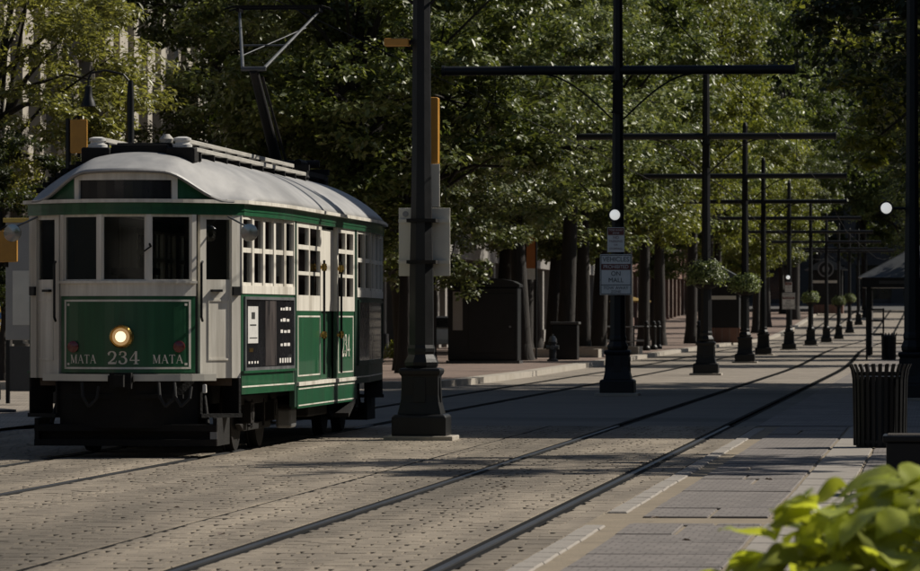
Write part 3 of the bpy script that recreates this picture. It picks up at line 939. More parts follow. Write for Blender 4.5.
# ------------------------------------------------------------------ lettering strokes (serif)
def stroke(m, pts, mapf, close=False):
    # pts: (x, z, width) polyline
    L, Rr = [], []
    n = len(pts)
    for i in range(n):
        a, b = pts[max(0, i - 1)], pts[min(n - 1, i + 1)]
        d = Vector((b[0] - a[0], b[1] - a[1]))
        d = d.normalized() if d.length > 1e-9 else Vector((1, 0))
        q = Vector((-d.y, d.x)) * pts[i][2] / 2
        L.append((pts[i][0] + q.x, pts[i][1] + q.y)); Rr.append((pts[i][0] - q.x, pts[i][1] - q.y))
    vs = [mapf(*p) for p in L] + [mapf(*p) for p in Rr]
    m.add(vs, [(i, i + 1, n + i + 1, n + i) for i in range(n - 1)])

def arc(cx, cz, rx, rz, a0, a1, w0, w1, n=12):
    out = []
    for i in range(n + 1):
        a = R(a0 + (a1 - a0) * i / n)
        f = abs(math.cos(a))
        out.append((cx + rx * math.cos(a), cz + rz * math.sin(a), w0 + (w1 - w0) * f))
    return out

def glyph(ch):      # unit height 1, returns width and strokes
    if ch == '2':
        return .66, [arc(.31, .70, .22, .24, 170, -20, .07, .17), [(.52, .63, .16), (.44, .42, .13), (.22, .20, .10), (.08, .08, .09)], [(.06, .075, .15), (.55, .075, .15)], [(.57, .02, .05), (.60, .26, .05)], [(.11, .66, .13), (.11, .76, .13)]]
    if ch == '3':
        return .66, [arc(.29, .75, .19, .19, 160, -85, .06, .15), arc(.29, .28, .23, .25, 85, -160, .06, .17), [(.12, .68, .13), (.12, .78, .13)], [(.10, .16, .14), (.10, .27, .14)], [(.2, .54, .06), (.34, .54, .06)]]
    if ch == '4':
        return .70, [[(.42, .0, .17), (.42, .97, .17)], [(.40, .95, .07), (.05, .33, .07)], [(.03, .29, .08), (.64, .29, .08)], [(.27, .025, .05), (.58, .025, .05)]]
    if ch == 'M':
        return 1.0, [[(.15, 0, .05), (.15, 1, .05)], [(.16, .98, .14), (.48, .06, .14)], [(.48, .04, .05), (.80, .98, .05)], [(.82, 0, .14), (.82, 1, .14)], [(.03, .02, .04), (.27, .02, .04)], [(.68, .02, .04), (.96, .02, .04)], [(.03, .98, .04), (.2, .98, .04)], [(.8, .98, .04), (.96, .98, .04)]]
    if ch == 'A':
        return .86, [[(.10, .02, .05), (.42, 1, .05)], [(.40, 1, .14), (.74, .02, .14)], [(.22, .36, .05), (.60, .36, .05)], [(0, .02, .04), (.22, .02, .04)], [(.60, .02, .04), (.88, .02, .04)]]
    if ch == 'T':
        return .74, [[(.37, 0, .14), (.37, 1, .14)], [(.03, .97, .06), (.71, .97, .06)], [(.04, .80, .04), (.05, 1, .04)], [(.69, .80, .04), (.70, 1, .04)], [(.24, .02, .04), (.50, .02, .04)]]

def letters(s, cx, z0, h, mapf, sx=1.0, gap=.06):
    m = MB()
    ws = [glyph(c)[0] for c in s]
    tot = sum(ws) + gap * (len(s) - 1)
    x = cx - tot * h * sx / 2
    for c, wd in zip(s, ws):
        for st in glyph(c)[1]:
            stroke(m, [(x + p[0] * h * sx, z0 + p[1] * h, p[2] * h) for p in st], mapf)
        x += (wd + gap) * h * sx
    return m

# ------------------------------------------------------------------ the tram
TX, TY, L = -8.22, 48.7, 14.0
tram = empty('tram', (TX, TY, 0), 0, 'vintage green and cream tram number 234 with pantograph raised', 'tram')
def bow(x): return .6 * x * x
SP = [(0.72, 1.09), (3.5, 1.245), (10.5, 1.245), (13.28, 1.09)]
def sx_(y):
    for (a, xa), (b, xb) in zip(SP, SP[1:]):
        if y <= b:
            return xa + (xb - xa) * (y - a) / (b - a)
    return SP[-1][1]
def side_box(m, sg, y0, y1, z0, z1, o0, o1):
    p = [(sg * (sx_(y) + o), y) for y, o in ((y0, o0), (y1, o0), (y1, o1), (y0, o1))]
    if sg > 0:
        p = p[::-1]
    return m.hexa([(a, b, z0) for a, b in p] + [(a, b, z1) for a, b in p])
def split_side(m, sg, y0, y1, z0, z1, o0, o1):
    ys = [y0] + [q for q in (3.5, 10.5) if y0 < q < y1] + [y1]
    for a, b in zip(ys, ys[1:]):
        side_box(m, sg, a, b, z0, z1, o0, o1)
    return m
def fpt(x, o, end):       # front point at arc param x, offset o outward
    n = Vector((1.2 * x, -1)).normalized()
    y = bow(x) + n.y * o
    return (x + n.x * o, y if end == 0 else L - y)
def front_box(m, x0, x1, z0, z1, o0, o1, end=0, n=1):
    for i in range(n):
        a, b = x0 + (x1 - x0) * i / n, x0 + (x1 - x0) * (i + 1) / n
        p = [fpt(a, o1, end), fpt(b, o1, end), fpt(b, o0, end), fpt(a, o0, end)]
        if end:
            p = p[::-1]
        m.hexa([(q[0], q[1], z0) for q in p] + [(q[0], q[1], z1) for q in p])
    return m
DA, DB = Vector((.70, .30)), Vector((1.085, .715))
DN = Vector((DB.y - DA.y, -(DB.x - DA.x))).normalized()
def door_box(m, sg, t0, t1, z0, z1, o0, o1, end=0):
    p = []
    for t, o in ((t0, o1), (t1, o1), (t1, o0), (t0, o0)):
        q = DA.lerp(DB, t) + DN * o
        p.append((sg * q.x, q.y if end == 0 else L - q.y))
    if (sg < 0) != (end == 1):
        p = p[::-1]
    return m.hexa([(a, b, z0) for a, b in p] + [(a, b, z1) for a, b in p])

# --- chassis, floor, interior
MB().box(-1.05, 1.05, .75, 13.25, .72, .84).box(-.62, .62, .3, .75, .72, .84).box(-.62, .62, 13.25, 13.7, .72, .84).build('floor', 'wood', tram)
MB().box(-.5, .5, .6, 13.4, .5, .72).build('underframe', 'dkmetal', tram)
for i in range(8):
    for sg in (-1, 1):
        y = 2.2 + i * 1.35
        s_ = MB().box(sg * .62 - .42, sg * .62 + .42, y, y + .42, 1.18, 1.25).box(sg * .62 - .42, sg * .62 + .42, y + .42, y + .48, 1.18, 1.68).box(sg * .62 - .38, sg * .62 + .38, y + .1, y + .35, .84, 1.18).build('seat', 'wood', tram)
for yb in (1.75, 12.2):
    MB().box(-1.05, -.35, yb, yb + .05, .84, 2.5).box(.35, 1.05, yb, yb + .05, .84, 2.5).build('bulkhead', 'inside', tram)
MB().box(-.16, .16, .62, .9, .84, 1.85).box(-.22, .22, .55, .95, 1.85, 1.92).build('controller', 'dkmetal', tram)
MB().box(-1.0, 1.0, 1.2, 12.8, 2.60, 2.63).build('ceiling', 'inside', tram)

for end in (0, 1):
    d = front_box(MB(), -.685, .685, .855, 1.63, -.03, 0, end, 14).build('dash_panel', 'green', tram)
    if end == 0:
        b = MB()
        front_box(b, -.645, .645, 1.575, 1.595, 0, .003, 0, 14)
        front_box(b, -.645, .645, .895, .915, 0, .003, 0, 14)
        front_box(b, -.645, -.625, .915, 1.575, 0, .003)
        front_box(b, .625, .645, .915, 1.575, 0, .003)
        for cx, cz in ((-.60, 1.545), (.60, 1.545), (-.60, .945), (.60, .945)):
            front_box(b, cx - .012, cx + .012, cz - .012, cz + .012, 0, .003)
        b.build('border', 'cream', d)
        mp = lambda x, z: (fpt(x, .0035, 0)[0], fpt(x, .0035, 0)[1], z)
        letters('234', -.0, .945, .135, mp, 1.18, .05).build('number_lettering', 'cream', d)
        letters('MATA', -.43, .952, .088, mp, .90).build('lettering', 'cream', d)
        letters('MATA', .43, .952, .088, mp, .90).build('lettering', 'cream', d)
    front_box(MB(), -.69, .69, 1.632, 1.78, -.03, .006, end, 14).build('sill', 'cream', tram)
    front_box(MB(), -.69, .69, 1.76, 1.785, .006, .03, end, 14).build('sill_rail', 'cream', tram)
    for x0, x1 in ((-.69, -.650), (-.272, -.222), (.222, .272), (.650, .69)):
        front_box(MB(), x0, x1, 1.78, 2.455, -.04, .012, end, 1).build('windscreen_post', 'cream', tram)
    for x0, x1 in ((-.650, -.272), (-.222, .222), (.272, .650)):
        f = MB()
        front_box(f, x0, x1, 1.78, 1.80, -.03, .0, end)
        front_box(f, x0, x1, 2.43, 2.455, -.03, .0, end)
        front_box(f, x0, x0 + .014, 1.80, 2.43, -.03, .0, end)
        front_box(f, x1 - .014, x1, 1.80, 2.43, -.03, .0, end)
        f = f.build('windscreen_frame', 'cream', tram)
        front_box(MB(), x0 + .014, x1 - .014, 1.80, 2.43, -.018, -.012, end).build('pane', 'glass', f)
    # corner doors
    for sg in (-1, 1):
        fr = MB()
        door_box(fr, sg, -.02, .10, .78, 2.455, -.16, -.06, end)
        fr.build('door_jamb', 'bdark', tram)
        dr = MB()
        door_box(dr, sg, .10, .24, .80, 2.455, -.06, -.02, end)
        door_box(dr, sg, .80, 1.0, .80, 2.455, -.06, .0, end)
        door_box(dr, sg, .24, .80, .80, 1.80, -.06, -.02, end)
        door_box(dr, sg, .24, .80, 2.41, 2.455, -.06, -.02, end)
        dr = dr.build('corner_door', 'cream', tram)
        mo = MB()
        for a, b, c, e in ((.28, .76, .98, 1.0), (.28, .76, 1.58, 1.60), (.28, .30, 1.0, 1.58), (.74, .76, 1.0, 1.58)):
            door_box(mo, sg, a, b, c, e, -.02, -.012, end)
        mo.build('moulding', 'cream', dr)
        door_box(MB(), sg, .24, .80, 1.80, 2.41, -.045, -.04, end).build('pane', 'glass', dr)
        h = MB()
        door_box(h, sg, .34, .56, 1.675, 1.70, -.02, .02, end)
        door_box(h, sg, .80, .96, 1.64, 1.73, -.0, .03, end)
        h.build('door_lock', 'black', dr)
        st = MB()
        door_box(st, sg, .05, .98, .40, .44, -.25, .04, end)
        door_box(st, sg, .05, .10, .44, .80, -.25, .02, end)
        door_box(st, sg, .93, .98, .44, .80, -.25, .02, end)
        st.build('entrance_step', 'dkmetal', tram)
        # vertical grab rail beside windscreen
        q = fpt(sg * .72, .05, end)
        yy = -1 if end == 0 else 1
        MB().path([(q[0], q[1] - yy * .05, 1.98), (q[0], q[1] + yy * .02, 1.96), (q[0], q[1] + yy * .02, 1.42), (q[0], q[1] - yy * .05, 1.38)], .013, 8).build('grab_rail', 'black', tram)
    # bumper
    b = MB()
    front_box(b, -.83, .83, .775, .845, .02, .085, end, 16)
    b.build('bumper', 'signback' if end == 0 else 'dkmetal', tram)
    c = MB()
    yy = -1 if end == 0 else 1
    y0 = 0 if end == 0 else L
    c.box(-.11, .11, min(y0 + yy * .09, y0 + yy * .2), max(y0 + yy * .09, y0 + yy * .2), .70, .86)
    c.box(-.05, .05, min(y0 + yy * .2, y0 + yy * .32), max(y0 + yy * .2, y0 + yy * .32), .72, .84)
    c.tube((-.13, y0 + yy * .15, .80), (.13, y0 + yy * .15, .80), .035).build('coupler', 'dkmetal', tram)
    if end == 0:
        for hx in (-.42, .36, .52):
            MB().path([(hx, -.02, .76), (hx + .02, -.08, .62), (hx + .08, -.09, .52), (hx + .16, -.06, .60), (hx + .17, -.02, .72)], .016, 8).build('air_hose', 'rubber', tram)
        MB().box(-.60, .60, .02, .07, .60, .64).build('draw_bar', 'dkmetal', tram)
    # apron + lifeguard
    a = MB()
    front_box(a, -.72, .72, .30, .775, -.06, -.02, end, 10)
    a.build('apron', 'dkmetal', tram)
    g0, g1 = (.12, 1.0) if end == 0 else (L - 1.0, L - .12)
    lg = MB()
    lg.box(-.93, .93, g0 - .02, g0 + .03, .27, .335)
    lg.box(-.93, .93, g0 - .02, g0 + .03, .12, .185)
    lg.box(-.93, -.89, g0, g1, .12, .40).box(.89, .93, g0, g1, .12, .40)
    lg.box(-.88, .88, g0 + .10, g0 + .115, .16, .34)
    for k in range(7):
        yy2 = g0 + .12 + k * .125
        lg.box(-.89, .89, yy2, yy2 + .05, .13, .155)
    lg = lg.build('lifeguard', 'dkmetal', tram)
    for sg in (-1, 1):
        MB().tube((sg * .80, (g0 + g1) / 2 - .2, .34), (sg * .72, (g0 + g1) / 2, .74), .022).build('hanger_rod', 'dkmetal', lg)
        if end == 0:
            MB().box(sg * .90 - .035, sg * .90 + .035, g0 - .028, g0 - .021, .19, .262).build('edge_plate', 'greymetal', lg) if sg > 0 else None
    # fascia under the roof end
    # (built with the roof below)
q0, q1 = fpt(.20, .03, 0), fpt(.265, .035, 0)
MB().tube((q0[0], q0[1], 2.08), (q1[0], q1[1], 2.13), .008).tube((q1[0], q1[1], 2.13), (q1[0] - .02, q1[1] + .03, 2.16), .012).build('wiper', 'black', tram)
# headlight and tail lamps
hl = MB().lathe([(.10, .12), (.115, .02), (.118, -.10), (.10, -.125), (.092, -.11)], 28, (0, -.06, 1.222), axis='y').build('headlight', 'brass', tram, True)
MB().lathe([(.093, .02), (.093, -.108), (.075, -.115)], 28, (0, -.06, 1.222), axis='y').build('reflector', 'lampglow', hl, True)
MB().lathe([(.055, .0), (.055, -.12), (.03, -.126)], 20, (0.0, -.06, 1.222), axis='y').build('bulb', 'lampon', hl, True)
for sg in (-1, 1):
    x, y = fpt(sg * .53, .02, 0)
    MB().lathe([(.055, .05), (.06, .02), (.058, -.02), (.035, -.03)], 20, (x, y, 1.12), axis='y').build('tail_lamp', 'redlens', tram, True)
x, y = fpt(.60, -.2, 0)
MB().box(.76, .80, .26, .32, .65, .74).build('marker_lamp', 'white', tram, bevel=.01)

# --- roof
ZE = 2.585
def roof_pt(s, u):
    e = 0
    if s > L / 2:
        s, e = L - s, 1
    k = min(s / 1.6, 1)
    t = sstep(0, 1, k)
    hw = 1.15 + .155 * sstep(0, 3.2, s)
    h = .30 + .25 * (1 - (1 - k) ** 2)
    a = abs(u)
    bell = 1 - sstep(.34, .86, a) - .05 * min(a / .4, 1) ** 2 * (1 - sstep(.34, .86, a))
    para = max(0.0, 1 - u * u) ** .85
    pr = (1 - t) * bell + t * para
    x = u * hw
    y = s + (bow(x) - .06) * (1 - t)
    return (x, L - y if e else y, ZE + .02 + h * pr)
ST = [0, .06, .15, .3, .45, .6, .8, 1.0, 1.2, 1.4, 1.6, 1.9, 2.3, 2.8, 3.3, 4.5, 5.8, 7.0]
ST = ST + [L - s for s in ST[-2::-1]]
NU = 48
m = MB()
vs = [roof_pt(s, -1 + 2 * i / NU) for s in ST for i in range(NU + 1)]
fs = [(j * (NU + 1) + i, j * (NU + 1) + i + 1, (j + 1) * (NU + 1) + i + 1, (j + 1) * (NU + 1) + i) for j in range(len(ST) - 1) for i in range(NU)]
m.add(vs, fs)
roof = m.build('roof', 'roof', tram, True)
so = roof.modifiers.new('solid', 'SOLIDIFY'); so.thickness = .03; so.offset = -1
# gutter round the eave and green frieze below
out = [roof_pt(0, -1 + 2 * i / 24) for i in range(25)] + [roof_pt(s, 1) for s in ST[1:-1]] + [roof_pt(L, 1 - 2 * i / 24) for i in range(25)] + [roof_pt(s, -1) for s in ST[-2:0:-1]]
def ring(path, z0, z1, o0, o1):
    m = MB()
    n = len(path)
    pts = [Vector((p[0], p[1])) for p in path]
    P0, P1 = [], []
    for i in range(n):
        d = (pts[(i + 1) % n] - pts[i - 1]).normalized()
        q = Vector((d.y, -d.x))
        P0.append(pts[i] + q * o0); P1.append(pts[i] + q * o1)
    for i in range(n):
        j = (i + 1) % n
        m.hexa([(*P1[i], z0), (*P1[j], z0), (*P0[j], z0), (*P0[i], z0), (*P1[i], z1), (*P1[j], z1), (*P0[j], z1), (*P0[i], z1)])
    return m
ring(out, ZE - .012, ZE + .024, -.03, .018).build('gutter', 'cream', tram)
ring(out, 2.455, ZE - .012, -.09, -.035).build('frieze', 'green', tram)
ring(out, 2.50, 2.512, -.034, -.028).build('frieze_bead', 'green', tram)
for end in (0, 1):
    # destination box, frame posts, quarter panels
    def fas(x0, x1, zb, ztf, o0, o1, n=10):
        m = MB()
        for i in range(n):
            a, b = x0 + (x1 - x0) * i / n, x0 + (x1 - x0) * (i + 1) / n
            p = [fpt(a, o1, end), fpt(b, o1, end), fpt(b, o0, end), fpt(a, o0, end)]
            zt = [ztf(a), ztf(b), ztf(b), ztf(a)]
            if end:
                p, zt = p[::-1], zt[::-1]
            m.hexa([(q[0], q[1], zb) for q in p] + [(q[0], q[1], z) for q, z in zip(p, zt)])
        return m
    def top(x): return roof_pt(0, max(-1, min(1, x / 1.15)))[2] - .03
    fas(-.465, .465, ZE + .024, lambda x: 2.80, -.05, -.005).build('destination_glass', 'adblack', tram)
    fb = fas(-.465, .465, 2.80, lambda x: max(2.81, top(x)), -.05, .02)
    for sg in (-1, 1):
        a, b = sorted((sg * .465, sg * .515))
        fas(a, b, ZE + .024, top, -.05, .022, 2).build('fascia_post', 'cream', tram)
        a, b = sorted((sg * .515, sg * .97))
        fas(a, b, ZE + .024, lambda x: max(ZE + .03, top(x)), -.05, .0).build('quarter_panel', 'green', tram)
    fb.build('fascia_head', 'cream', tram)
    # roof edge bead following the arch
    pts = []
    for i in range(41):
        u = -.9 + 1.8 * i / 40
        p = roof_pt(0 if not end else L, u)
        pts.append((p[0], p[1] + (-.01 if not end else .01), p[2] - .012))
    MB().path(pts, .016, 6).build('roof_bead', 'roof', roof)
# roof walkway
for sg in (-1, 1):
    for (x, z, wd) in ((.40, 3.215, .10), (.56, 3.115, .07)):
        MB().box(sg * x - wd / 2, sg * x + wd / 2, 1.0, 9.6, z, z + .045).build('roof_plank', 'plank', tram, bevel=.006)
    for k in range(10):
        y = 1.15 + k * .92
        MB().box(sg * .48 - .13, sg * .48 + .13, y, y + .05, 3.02, 3.115).box(sg * .40 - .05, sg * .40 + .05, y, y + .05, 3.115, 3.215).build('plank_support', 'dkmetal', tram)
    kx = MB().box(sg * .44 - .15, sg * .44 + .15, .88, 1.16, 3.00, 3.16).build('insulator_base', 'dkmetal', tram, bevel=.02)
    MB().lathe([(.10, 3.16), (.10, 3.19), (.075, 3.20), (.075, 3.225), (.09, 3.23), (.09, 3.255), (.045, 3.27)], 16, (sg * .44, 1.02, 0)).build('insulator', 'white', kx, True)
MB().box(-.29, .29, .95, 1.08, 3.08, 3.19).box(-.29, .29, 1.3, 1.42, 3.12, 3.22).build('cross_beam', 'dkmetal', tram, bevel=.01)
MB().lathe([(.06, 3.22), (.075, 3.26), (.03, 3.31)], 14, (.22, 1.36, 0)).build('roof_vent', 'plank', tram, True)
for k in range(11):     # foot cleats down the left haunch
    u = -.36 - k * .056
    p = roof_pt(1.5, u)
    MB().box(p[0] - .03, p[0] + .03, 1.4, 1.6, p[2] - .01, p[2] + .045).build('roof_cleat', 'dkmetal', tram)
for k in range(6):
    p = roof_pt(2.6 + k * 1.7, .55)
# pantograph
pg = MB()
pg.box(-.55, .55, 10.2, 10.28, 3.20, 3.27).box(-.55, .55, 12.1, 12.18, 3.20, 3.27).box(-.52, -.44, 10.2, 12.18, 3.14, 3.20).box(.44, .52, 10.2, 12.18, 3.14, 3.20)
for a in (-.48, .48):
    for yq in (10.3, 12.0):
        pg.lathe([(.05, 3.02), (.07, 3.06), (.05, 3.09), (.07, 3.12), (.05, 3.15)], 12, (a, yq, 0))
pg.tube((-.5, 11.6, 3.32), (.5, 11.6, 3.32), .05).tube((-.32, 10.9, 3.32), (-.32, 12.0, 3.32), .045).tube((.32, 10.9, 3.32), (.32, 12.0, 3.32), .045)
pan = pg.build('pantograph', 'dkmetal', tram, True)
MB().tube((0, 11.35, 3.34), (0, 9.3, 4.38), .07, .055, 12).build('lower_arm', 'dkmetal', pan, True)
MB().tube((.16, 11.0, 3.35), (.10, 9.35, 4.30), .016).build('control_rod', 'dkmetal', pan)
ua = MB()
ua.tube((-.15, 9.3, 4.39), (.15, 9.3, 4.39), .028)
for sg in (-1, 1):
    ua.tube((sg * .13, 9.3, 4.40), (sg * .50, 11.6, 5.22), .022, .016)
ua.tube((-.22, 9.8, 4.57), (.42, 10.9, 4.97), .009).tube((-.3, 10.2, 4.72), (.3, 10.2, 4.72), .012)
ua.build('upper_arm', 'pantogrey', pan, True)
hd = MB()
for yq in (11.4, 11.8):
    hd.box(-.56, .56, yq - .02, yq + .02, 5.255, 5.285)
    for sg in (-1, 1):
        hd.tube((sg * .56, yq, 5.27), (sg * .66, yq, 5.24), .012)
for sg in (-1, 1):
    hd.box(sg * .5 - .02, sg * .5 + .02, 11.4, 11.8, 5.21, 5.25)
hd.build('collector_head', 'dkmetal', pan)
for k, (x, yq, s_) in enumerate(((.30, 12.6, .16), (-.25, 12.75, .13), (.02, 12.9, .12))):
    MB().box(x - s_, x + s_, yq - .22, yq + .22, 2.98, 3.20 - k * .02).build('roof_box', 'dkmetal', tram, bevel=.02)

# --- sides
for sg in (-1, 1):
    # lower walls
    for (a, b) in ((.72, 3.62), (9.25, 13.28)):
        split_side(MB(), sg, a, b, .85, 1.66, -.03, 0).build('lower_wall', 'green' if a < 5 else 'dkgreen', tram)  # rear half takes the darker green to stand for shade
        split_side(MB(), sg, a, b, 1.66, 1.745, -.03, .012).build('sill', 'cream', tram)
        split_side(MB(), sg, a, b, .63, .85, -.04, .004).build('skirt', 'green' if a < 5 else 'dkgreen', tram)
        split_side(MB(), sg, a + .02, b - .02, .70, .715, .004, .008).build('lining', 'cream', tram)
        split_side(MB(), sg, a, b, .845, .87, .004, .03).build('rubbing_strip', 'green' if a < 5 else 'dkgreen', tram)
        n = 5
        pit = (b - a) / n
        for i in range(n + 1):
            y = a + i * pit
            y0, y1 = max(a, y - .055), min(b, y + .055)
            side_box(MB(), sg, y0, y1, 1.745, 2.455, -.045, .01).build('window_post', 'cream', tram)
        for i in range(n):
            y0, y1 = a + i * pit + (.055 if i or True else 0), a + (i + 1) * pit - .055
            f = side_box(MB(), sg, y0, y1, 2.08, 2.13, -.035, .0).build('transom', 'cream', tram)
            side_box(MB(), sg, y0, y1, 2.42, 2.455, -.035, .0).build('window_head', 'cream', f)
            side_box(MB(), sg, y0, y1, 1.745, 1.775, -.035, .0).build('window_sill', 'cream', f)
            side_box(MB(), sg, y0, y1, 1.775, 2.08, -.022, -.018).build('pane', 'glass', f)
            side_box(MB(), sg, y0, y1, 2.13, 2.42, -.022, -.018).build('pane', 'glass', f)
            # half drawn blind edge behind each window
            side_box(MB(), sg, y1 - .16, y1, 1.775, 2.42, -.09, -.06).build('curtain', 'cream', f)
        ap0, ap1 = (a + .12, b - .08) if a < 5 else (a + .1, b - .15)
        fr = MB()
        for y0, y1, z0, z1 in ((ap0, ap1, .865, .90), (ap0, ap1, 1.60, 1.63), (ap0, ap0 + .05, .90, 1.60), (ap1 - .05, ap1, .90, 1.60)):
            split_side(fr, sg, y0, y1, z0, z1, .0, .022)
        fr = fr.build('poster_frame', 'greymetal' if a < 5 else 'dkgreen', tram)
        split_side(MB(), sg, ap0 + .05, ap1 - .05, .90, 1.60, .001, .008).build('poster', 'adblack', fr)
        if sg > 0 and a < 5:
            def pb(y0, y1, z0, z1, mm, nm='print_block', o=.011):
                side_box(MB(), 1, y0, y1, z0, z1, .0085, o).build(nm, mm, fr)
            pb(1.02, 1.55, 1.15, 1.53, 'white')
            pb(1.12, 1.45, 1.33, 1.345, 'signblack', o=.013); pb(1.2, 1.38, 1.40, 1.47, 'signblack', o=.013); pb(1.1, 1.5, 1.20, 1.21, 'signblack', o=.013)
            pb(1.1, 1.3, 1.06, 1.10, 'brass')
            pb(1.95, 2.55, .91, 1.59, 'adgrey')
            rr = random.Random(4)
            for z in (1.51, 1.39, 1.27, 1.13):
                y = 2.78
                while y < 3.3:
                    wv = rr.uniform(.07, .16)
                    pb(y, y + wv, z - .018, z + rr.uniform(.008, .02), 'signwhite'); y += wv + rr.uniform(.03, .07)
            for y in (1.05, 1.2, 1.36, 1.5):
                pb(y, y + .07, .94, .965, 'signwhite')
            for y in (2.72, 2.86, 3.0, 3.14, 3.28):
                pb(y, y + .08, .935, .985, 'signwhite')
    # door section
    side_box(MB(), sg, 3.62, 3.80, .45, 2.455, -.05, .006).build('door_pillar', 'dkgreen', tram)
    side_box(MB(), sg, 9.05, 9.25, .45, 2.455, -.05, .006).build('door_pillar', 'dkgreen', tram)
    for (a, b) in ((3.82, 5.95), (7.35, 9.03)):
        f = MB()
        mid = (a + b) / 2
        for y0, y1, z0, z1 in ((a, b, 1.49, 1.66), (a, b, 2.40, 2.455), (a, a + .13, 1.66, 2.40), (b - .13, b, 1.66, 2.40), (mid - .05, mid + .05, 1.66, 2.40), (a + .13, mid - .05, 2.16, 2.21), (mid + .05, b - .13, 2.16, 2.21), (a + .13, mid - .05, 1.88, 1.92), (mid + .05, b - .13, 1.88, 1.92)):
            side_box(f, sg, y0, y1, z0, z1, -.04, .004)
        f = f.build('door_window', 'cream', tram)
        for y0, y1 in ((a + .13, mid - .05), (mid + .05, b - .13)):
            for z0, z1 in ((1.66, 1.88), (1.92, 2.16), (2.21, 2.40)):
                side_box(MB(), sg, y0, y1, z0, z1, -.022, -.018).build('pane', 'glass', f)
        p = side_box(MB(), sg, a, b, .72, 1.488, -.04, .0).build('door_panel', 'green', tram)
        ln = MB()
        for y0, y1, z0, z1 in ((a + .1, b - .1, 1.42, 1.437), (a + .1, b - .1, .775, .79), (a + .1, a + .15, .79, 1.42), (b - .15, b - .1, .79, 1.42)):
            side_box(ln, sg, y0, y1, z0, z1, 0, .003)
        ln.build('lining', 'cream', p)
        if a > 6:
            mp2 = lambda y, z, sg=sg: (sg * (1.245 + .004), y, z)
            letters('234' if sg > 0 else '432', 8.2, .96, .27, mp2, 1.35).build('number_lettering', 'cream', p)
    side_box(MB(), sg, 5.96, 7.34, 1.49, 2.455, -.16, -.12).build('door_leaf', 'cream', tram)
    side_box(MB(), sg, 5.96, 7.34, .72, 1.488, -.10, -.06).build('door_leaf', 'green', tram)
    side_box(MB(), sg, 6.05, 7.25, 1.49, 2.42, -.119, -.03).build('centre_pillar', 'cream', tram)
    side_box(MB(), sg, 3.82, 9.03, .675, .715, -.05, .03).build('step_edge', 'cream', tram)
    side_box(MB(), sg, 3.82, 9.03, .43, .672, -.05, .012).build('skirt', 'green', tram)
    side_box(MB(), sg, 3.9, 8.95, .635, .648, .012, .016).build('lining', 'cream', tram)
    side_box(MB(), sg, 3.9, 8.95, .455, .468, .012, .016).build('lining', 'cream', tram)
    for yh in (5.85, 7.42):
        h = MB()
        h.tube((sg * 1.29, yh, .78), (sg * 1.29, yh, 2.06), .014)
        h = h.build('handrail', 'black', tram)
        for z in (1.22, 1.98):
            MB().tube((sg * 1.245, yh, z), (sg * 1.32, yh, z), .022).tube((sg * 1.29, yh, z - .04), (sg * 1.29, yh, z + .04), .028).build('handrail_knob', 'brass', h)
    # running gear
    for yc in (3.3, 10.7):
        tk = MB()
        tk.box(sg * .86 - .04, sg * .86 + .04, yc - 1.45, yc + 1.45, .50, .60)
        tk.hexa([(sg * .86 - .03, yc - 1.0, .22), (sg * .86 + .03, yc - 1.0, .22), (sg * .86 + .03, yc + 1.0, .22), (sg * .86 - .03, yc + 1.0, .22),
                 (sg * .86 - .03, yc - 1.3, .30), (sg * .86 + .03, yc - 1.3, .30), (sg * .86 + .03, yc + 1.3, .30), (sg * .86 - .03, yc + 1.3, .30)])
        for q in (-.45, .45):
            tk.box(sg * .86 - .05, sg * .86 + .05, yc + q - .04, yc + q + .04, .25, .55)
        tk = tk.build('truck_frame', 'dkmetal', tram, bevel=.01)
        for q in (-.9, .9):
            wh = MB().lathe([(.36, -.055), (.40, -.05), (.41, .0), (.41, .035), (.44, .04), (.44, .06), (.2, .06)] if sg < 0 else [(.2, -.06), (.44, -.06), (.44, -.04), (.41, -.035), (.41, .0), (.40, .05), (.36, .055)], 32, (sg * .74, yc + q, .415), axis='x').build('wheel', 'dkmetal', tram, True)
            MB().tube((sg * .78, yc + q, .415), (sg * .98, yc + q, .415), .10, .08, 14).box(sg * .90 - .07, sg * .90 + .07, yc + q - .12, yc + q + .12, .30, .53).build('axle_box', 'dkmetal', wh, bevel=.01)
            sp = MB()
            for k in range(6):
                sp.tube((sg * .90, yc + q + .2, .26 + k * .04), (sg * .90, yc + q + .2, .28 + k * .04), .05, n=10)
            sp.build('spring', 'dkmetal', wh)
    MB().box(sg * .98 - .09, sg * .98 + .09, 4.75, 5.15, .20, .42).build('sand_box', 'greymetal', tram, bevel=.03)
    MB().box(sg * .9 - .2, sg * .9 + .2, 5.9, 7.6, .30, .45).build('equipment_case', 'dkmetal', tram, bevel=.02)
    # slanted step guard
    MB().hexa([(sg * 1.1, 8.2, .25), (sg * 1.28, 8.2, .25), (sg * 1.28, 8.9, .42), (sg * 1.1, 8.9, .42), (sg * 1.1, 8.2, .30), (sg * 1.28, 8.2, .30), (sg * 1.28, 8.9, .47), (sg * 1.1, 8.9, .47)][::1]).build('step_guard', 'dkmetal', tram)
    # mirrors
    mm = MB().tube((sg * .98, .55, 2.44), (sg * 1.20, .42, 2.33), .010, n=8).build('mirror_arm', 'greymetal', tram)
    MB().lathe([(.02, .10), (.055, .09), (.085, .05), (.09, .0), (.088, -.006), (.03, -.012)], 24, (sg * 1.215, .42, 2.275), axis='y').build('mirror', 'chrome', mm, True)

